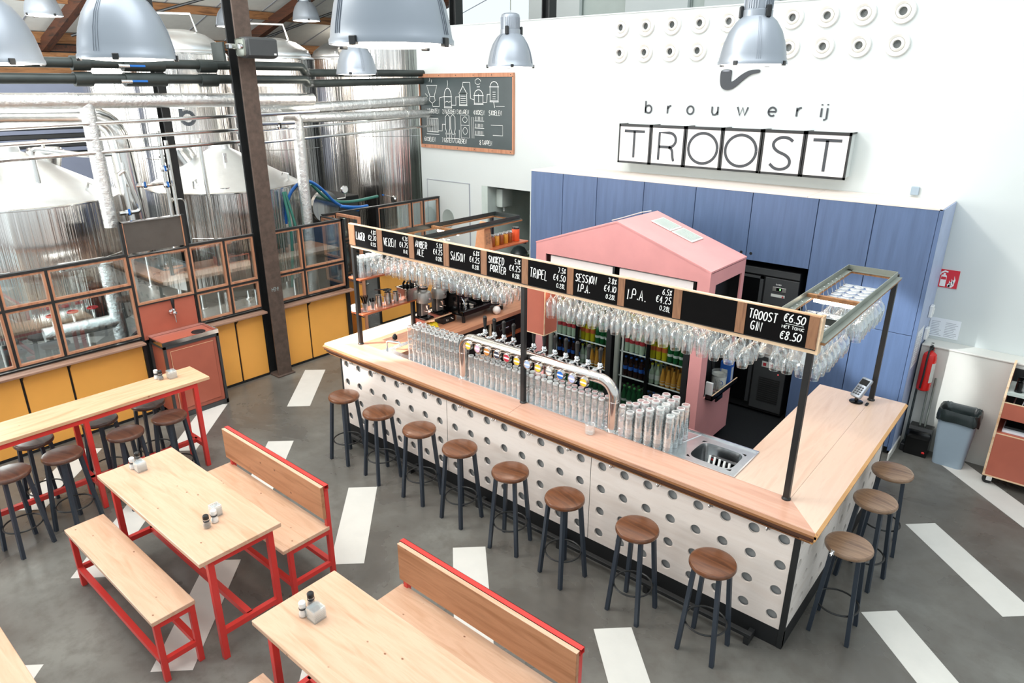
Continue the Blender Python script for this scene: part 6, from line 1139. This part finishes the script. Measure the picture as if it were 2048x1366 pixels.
for T_, cx_, cy__ in ((T1, -11.9, 1.82), (T2, -12.57, 4.04)): fit(T_, lambda m_: m_.tube([(cx_-.3, cy__-.3, 4.9), (cx_-.3, cy__-.3, 5.12), (cx_+.25, cy__+.2, 5.10), (cx_+.3, cy__+.25, 4.82)], .022, 8), 'vent_pipe')
def f_no(m_):
    # digit wrapped on the shell, facing the bar
    P = [(.10*cos(a), .13+.10*sin(a)) for a in [2*pi*i/28 for i in range(29)]]
    st = [P, chaikin([(.10, .42), (.0, .46), (-.09, .36), (-.10, .14)], 2)]
    a0 = atan2(-4.28-1.82, .9+11.9)
    for pts in st:
        for (u, v), (u2, v2) in zip(pts[:-1], pts[1:]):
            dx, dz = u2-u, v2-v; l_ = math.hypot(dx, dz) or 1; nx, nz = -dz/l_*.03, dx/l_*.03
            q = [(u+nx, v+nz), (u2+nx, v2+nz), (u2-nx, v2-nz), (u-nx, v-nz)]
            m_.add([(-11.9+.805*cos(a0+p/.8), 1.82+.805*sin(a0+p/.8), 3.30+z) for p, z in q], [(0, 1, 2, 3)])
X_(T1, 'tank_number', 'ink', f_no)
# ------------------------------------------------------------------ pipes
def pipe(nm, l, cat, mat, pts, r, n=14, grp=None, bands=0, bandmat=None):
    P = [Vector(p) for p in pts]; Q = [P[0]]
    for a, b, c_ in zip(P[:-2], P[1:-1], P[2:]):
        d1 = (a-b).normalized(); d2 = (c_-b).normalized(); k = min(r*2.6, (a-b).length*.45, (c_-b).length*.45); s_, e_ = b+d1*k, b+d2*k
        Q += [s_*(1-t_)**2+b*2*t_*(1-t_)+e_*t_**2 for t_ in [i/7 for i in range(8)]]
    Q.append(P[-1]); t = thing(nm, l, cat, pts[0], grp); X_(t, 'tube', mat, lambda m_: m_.tube(Q, r, n), True)
    if bands:
        def fb(m_):
            for a, b in zip(P[:-1], P[1:]):
                L_ = (b-a).length; k = int(L_/bands)
                for i in range(1, k): c_ = a+(b-a)*i/k; d = (b-a).normalized()*.008; m_.cyl(c_-d, c_+d, r*1.05, n=n)
        X_(t, 'band', bandmat or mat, fb, True)
    return t
pipe('insulated_pipe', 'foil-wrapped pipe running full length above the steel pipes', 'pipe', 'foil', [(-8.05, -4.5, 3.80), (-8.05, 1.85, 3.765)], .085, bands=.62)
pipe('insulated_pipe', 'foil-wrapped pipe running on from the junction to the white wall', 'pipe', 'foil', [(-8.45, 1.0, 3.60), (-8.45, 4.6, 3.72)], .08, bands=.7)
pipe('insulated_pipe', 'second foil-wrapped pipe just below, reaching the white wall', 'pipe', 'foil', [(-8.35, 1.75, 3.50), (-8.35, 4.6, 3.50)], .07, bands=.7)
pipe('insulated_pipe', 'foil-wrapped pipe dropping vertically right of the riveted column', 'pipe', 'foil', [(-8.3, 1.45, 3.55), (-8.3, 1.72, 3.55), (-8.3, 1.72, .8)], .085, bands=.8)
pipe('insulated_pipe', 'foil-wrapped pipe dropping vertically in front of the left kettle', 'pipe', 'foil', [(-8.05, -1.15, 3.75), (-8.05, -1.15, 2.35)], .08, bands=.45)
pipe('insulated_pipe', 'foil-wrapped pipe bending low under the left kettle', 'pipe', 'foil', [(-8.0, -1.32, 1.95), (-8.0, -1.30, .75), (-8.0, -1.32, .7)], .085, bands=.5)
pipe('insulated_pipe', 'foil-wrapped horizontal pipe low behind the left glass panes', 'pipe', 'foil', [(-8.05, -2.1, 1.22), (-8.0, -1.32, 1.22)], .085, bands=.5)
pipe('insulated_pipe', 'short foil-wrapped pipe high behind the left glass panes', 'pipe', 'foil', [(-8.02, -1.80, 1.97), (-8.0, -1.32, 1.97)], .055)
pipe('steel_duct', 'big polished steel duct arching over the left kettle', 'duct', 'pipe_steel', [(-8.9, -2.1, 2.95), (-8.9, -2.05, 3.62), (-8.5, -.72, 3.60), (-8.5, -.66, 1.9)], .125, 24)
for i, (z0, z1, ex_) in enumerate(((3.505, 3.60, 1.9), (3.345, 3.40, .75), (3.195, 3.25, .72))):
    pipe('steel_pipe', ['top', 'middle', 'bottom'][i]+' one of the three thin steel pipes crossing before the kettles', 'pipe', 'pipe_steel', [(-8.0, -4.2, z0-.03), (-8.0, ex_, z1)], .024, 10, 'thin steel pipes before the kettles')
for i, z in enumerate((3.34, 3.18)): pipe('steel_pipe', ['upper', 'lower']+[] and ['upper', 'lower'][i]+' thin steel pipe running from the foil junction to the white wall', 'pipe', 'pipe_steel', [(-8.3, .75, z), (-8.3, 4.5, z+.12)], .02, 10, 'thin steel pipes by the white wall')
pipe('black_pipe', 'upper black insulated pipe crossing in front of the tanks', 'pipe', 'angle_dark', [(-8.0, -4.0, 4.16), (-8.0, 1.68, 4.20), (-8.0, 1.72, 4.14), (-8.5, 2.1, 4.13), (-8.5, 4.55, 4.16)], .055, 14)
pipe('black_pipe', 'lower black insulated pipe crossing in front of the tanks', 'pipe', 'angle_dark', [(-8.0, -4.0, 4.0), (-8.0, 1.72, 4.03), (-8.0, 1.76, 3.98), (-8.5, 2.15, 3.98), (-8.5, 4.55, 4.04)], .055, 14)
for z, l in ((4.165, 'upper'), (4.0, 'lower')):
    t = thing('pipe_valve', 'blue-handled ball valve on the %s black pipe' % l, 'valve', (-7.93, -.7, z)); X_(t, 'lever', 'hose_blue', lambda m_: m_.cbox(-7.94, -7.92, -.66, -.48, z-.02, z+.005, .004)); X_(t, 'body', 'chrome', lambda m_: m_.cyl((-7.93, -.78, z-.01), (-7.93, -.66, z-.01), .022), True)
    for y in (-1.15, -.62, .30):
        t = thing('pipe_sleeve', 'thick black insulation sleeve on the %s black pipe%s' % (l, {-1.15: ', left of the valve', -.62: ', at the blue valve', .30: ', beside the riveted column'}[y]), 'sleeve', (-8.0, y, z)); X_(t, 'sleeve', 'angle_dark', lambda m_: m_.cyl((-8.0, y-.11 if y > 0 else y-.09, z+.01), (-8.0, y+.11 if y > 0 else y+(.38 if y > -1 else .09), z+.012), .078, n=14), True)
# small-bore pipework and valves by the kettles
def small(l, pts, r=.022, valve=None, vm='hose_blue'):
    t = pipe('steel_pipe', l, 'pipe', 'pipe_steel', pts, r, 10)
    if valve: X_(t, 'valve', 'chrome', lambda m_: [m_.lathe([(0, -.03), (.035, -.03), (.045, 0), (.035, .03), (0, .03)], v, 12) for v in valve], True); X_(t, 'valve_handle', vm, lambda m_: [m_.cbox(v[0]+.03, v[0]+.05, v[1]-.012, v[1]+.012, v[2]-.02, v[2]+.05, .004) for v in valve])
small('bent steel pipe with blue valve left of the grey board', [(-8.0, -.98, 2.95), (-8.0, -.90, 3.0), (-8.0, -.80, 2.5), (-8.0, -1.05, 2.5)], .025, [(-8.0, -.95, 2.5)])
small('twin steel riser with valves between the two kettles', [(-8.2, -.35, 3.42), (-8.2, -.35, 2.3)], .024, [(-8.2, -.35, 2.95), (-8.2, -.35, 2.75)]); small('second steel riser between the two kettles', [(-8.2, -.27, 3.3), (-8.2, -.27, 2.3)], .024)
small('white curved steel pipe over the cone of the left kettle', [(-8.75, -1.6, 2.85), (-8.75, -1.6, 3.25), (-8.6, -1.1, 3.15), (-8.5, -.8, 3.15)], .03); small('steel pipe crossing behind the column at kettle height', [(-8.4, -.3, 2.75), (-8.4, -.75, 2.75), (-8.4, -.75, 3.05)], .02, [(-8.4, -.55, 2.75)])
small('looped steel pipe left of the middle kettle', [(-8.3, -.35, 1.9), (-8.3, -.30, 2.55), (-8.3, -.12, 2.55), (-8.3, -.12, 1.9)], .028); small('slim vertical steel pipe in front of the middle kettle', [(-8.25, .18, 3.3), (-8.25, .22, 1.5)], .025); small('short steel pipe with black valve right of the column', [(-8.2, .95, 3.45), (-8.2, 1.6, 3.45)], .03, [(-8.2, 1.35, 3.40)], 'plastic_black')
for i in range(3):
    y = -1.95+.22*i; t = thing('hand_wheel', 'red hand wheel valve under the left kettle, '+['leftmost', 'middle', 'rightmost'][i], 'valve', (-8.2, y, 1.35)); X_(t, 'wheel', 'red_paint', lambda m_: (m_.tube([(-8.15+.055*cos(a), y+.055*sin(a), 1.40) for a in [2*pi*k/16 for k in range(16)]], .010, 6, True), m_.bar((-8.2, y, 1.40), (-8.1, y, 1.40), .01), m_.bar((-8.15, y-.05, 1.4), (-8.15, y+.05, 1.4), .01)), True); X_(t, 'stem', 'pipe_steel', lambda m_: m_.cyl((-8.15, y, 1.1), (-8.15, y, 1.40), .02), True)
t = thing('pump_skid', 'dark pump and hoses standing below the left kettle', 'pump', (-8.5, -1.5, 0)); X_(t, 'pump', 'dark_grey', lambda m_: (m_.cyl((-8.5, -1.9, .5), (-8.5, -1.3, .5), .16, n=20), m_.box(-8.7, -8.3, -2.0, -1.2, .1, .34)), True); X_(t, 'pump_hose', 'plastic_black', lambda m_: m_.tube([(-8.3, -1.3, .6), (-8.2, -1.1, .9), (-8.25, -.9, 1.0), (-8.4, -.8, .8)], .03, 8), True)
# hoses
def hose(l, mat, pts, r=.022): tag(M().tube(chaikin3(pts), r, 8).build('hose', mat, None, True), l, 'hose')
def chaikin3(P):
    for _ in range(3):
        Q = [P[0]]
        for a, b in zip(P[:-1], P[1:]): Q += [tuple(.75*a[i]+.25*b[i] for i in range(3)), tuple(.25*a[i]+.75*b[i] for i in range(3))]
        P = Q+[P[-1]]
    return P
hose('blue hose looping over the vertical foil pipe', 'hose_blue', [(-8.55, 1.5, 1.95), (-8.5, 1.55, 2.4), (-8.4, 1.8, 2.62), (-8.5, 2.15, 2.45), (-8.6, 2.5, 2.1), (-8.7, 3.0, 1.95)], .025); hose('green hose sagging in front of the broad right tank', 'hose_green', [(-8.6, 2.05, 2.5), (-8.7, 2.4, 2.18), (-8.8, 2.9, 2.08), (-8.9, 3.6, 2.1)], .026)
hose('green hose hanging straight left of the foil pipe', 'hose_green', [(-8.45, 1.45, 2.45), (-8.4, 1.50, 1.8), (-8.35, 1.36, 1.0)], .022); hose('second green hose hanging beside the first', 'hose_green', [(-8.45, 1.48, 2.45), (-8.4, 1.60, 1.8), (-8.35, 1.62, 1.0)], .022); hose('blue hose end lying on the far gate rail', 'hose_blue', [(-8.5, 2.5, 2.1), (-8.45, 2.8, 2.05), (-8.5, 3.05, 2.04)], .025)
t = thing('pressure_gauge', 'round pressure gauge on a short steel stand between the tanks', 'gauge', (-9.0, 2.9, 2.2)); X_(t, 'dial', 'sign_white', lambda m_: m_.lathe([(0, 0), (.055, 0)], (-8.955, 2.95, 2.28), 20, 'x'), True); X_(t, 'case', 'chrome', lambda m_: m_.lathe([(.055, .004), (.068, .0), (.068, -.03), (0, -.03)], (-8.955, 2.95, 2.28), 20, 'x'), True); X_(t, 'stand', 'chrome', lambda m_: m_.tube([(-8.97, 2.6, 2.14), (-8.97, 2.95, 2.14), (-8.97, 2.95, 2.22)], .012, 6), True)
t = thing('black_machine', 'dark machine cabinet standing between the shaded and the broad tank', 'machine', (-9.9, 3.4, 0)); X_(t, 'body', 'black_matt', lambda m_: m_.cbox(-10.3, -9.3, 2.75, 3.5, 0, 2.1, .01)); X_(t, 'front_panel', 'dark_grey', lambda m_: m_.box(-9.3, -9.285, 2.8, 3.45, .9, 2.0))
t = thing('hose_reel', 'round steel hose reel beside the middle kettle', 'reel', (-8.9, 1.9, 2.2)); X_(t, 'drum', 'pipe_steel', lambda m_: m_.lathe([(0, 0), (.24, 0), (.26, .02), (.26, .10), (0, .10)], (-9.0, 2.5, 2.05), 30, 'x'), True)
t = thing('exit_sign', 'small green exit sign on the far brewery wall', 'sign', (-17.8, 1.1, 2.6)); X_(t, 'panel', 'panel_grey', lambda m_: m_.box(-17.84, -17.8, -1.05, -.55, 2.58, 2.78)); X_(t, 'pictogram', 'label_green', lambda m_: (m_.box(-17.799, -17.79, -1.0, -.82, 2.64, 2.72), m_.box(-17.799, -17.79, -.72, -.6, 2.6, 2.76)))
t = thing('strip_light', 'glowing fluorescent tube fixed between the column and the tank with number 6', 'light', (-9.5, .6, 3.6)); X_(t, 'tube', 'tube_cool', lambda m_: m_.cyl((-9.6, -.35, 3.72), (-9.3, .55, 3.66), .022), True); X_(t, 'batten', 'white_plastic', lambda m_: m_.cyl((-9.63, -.42, 3.75), (-9.28, .60, 3.68), .03), True)
# ------------------------------------------------------------------ measuring units -> metres
for o in list(C.objects):
    if o.type in ('MESH', 'EMPTY') and o.parent is None:
        o.location = o.location*S; o.scale = (S, S, S)
for o in C.objects:
    if '_org' in o: del o['_org']
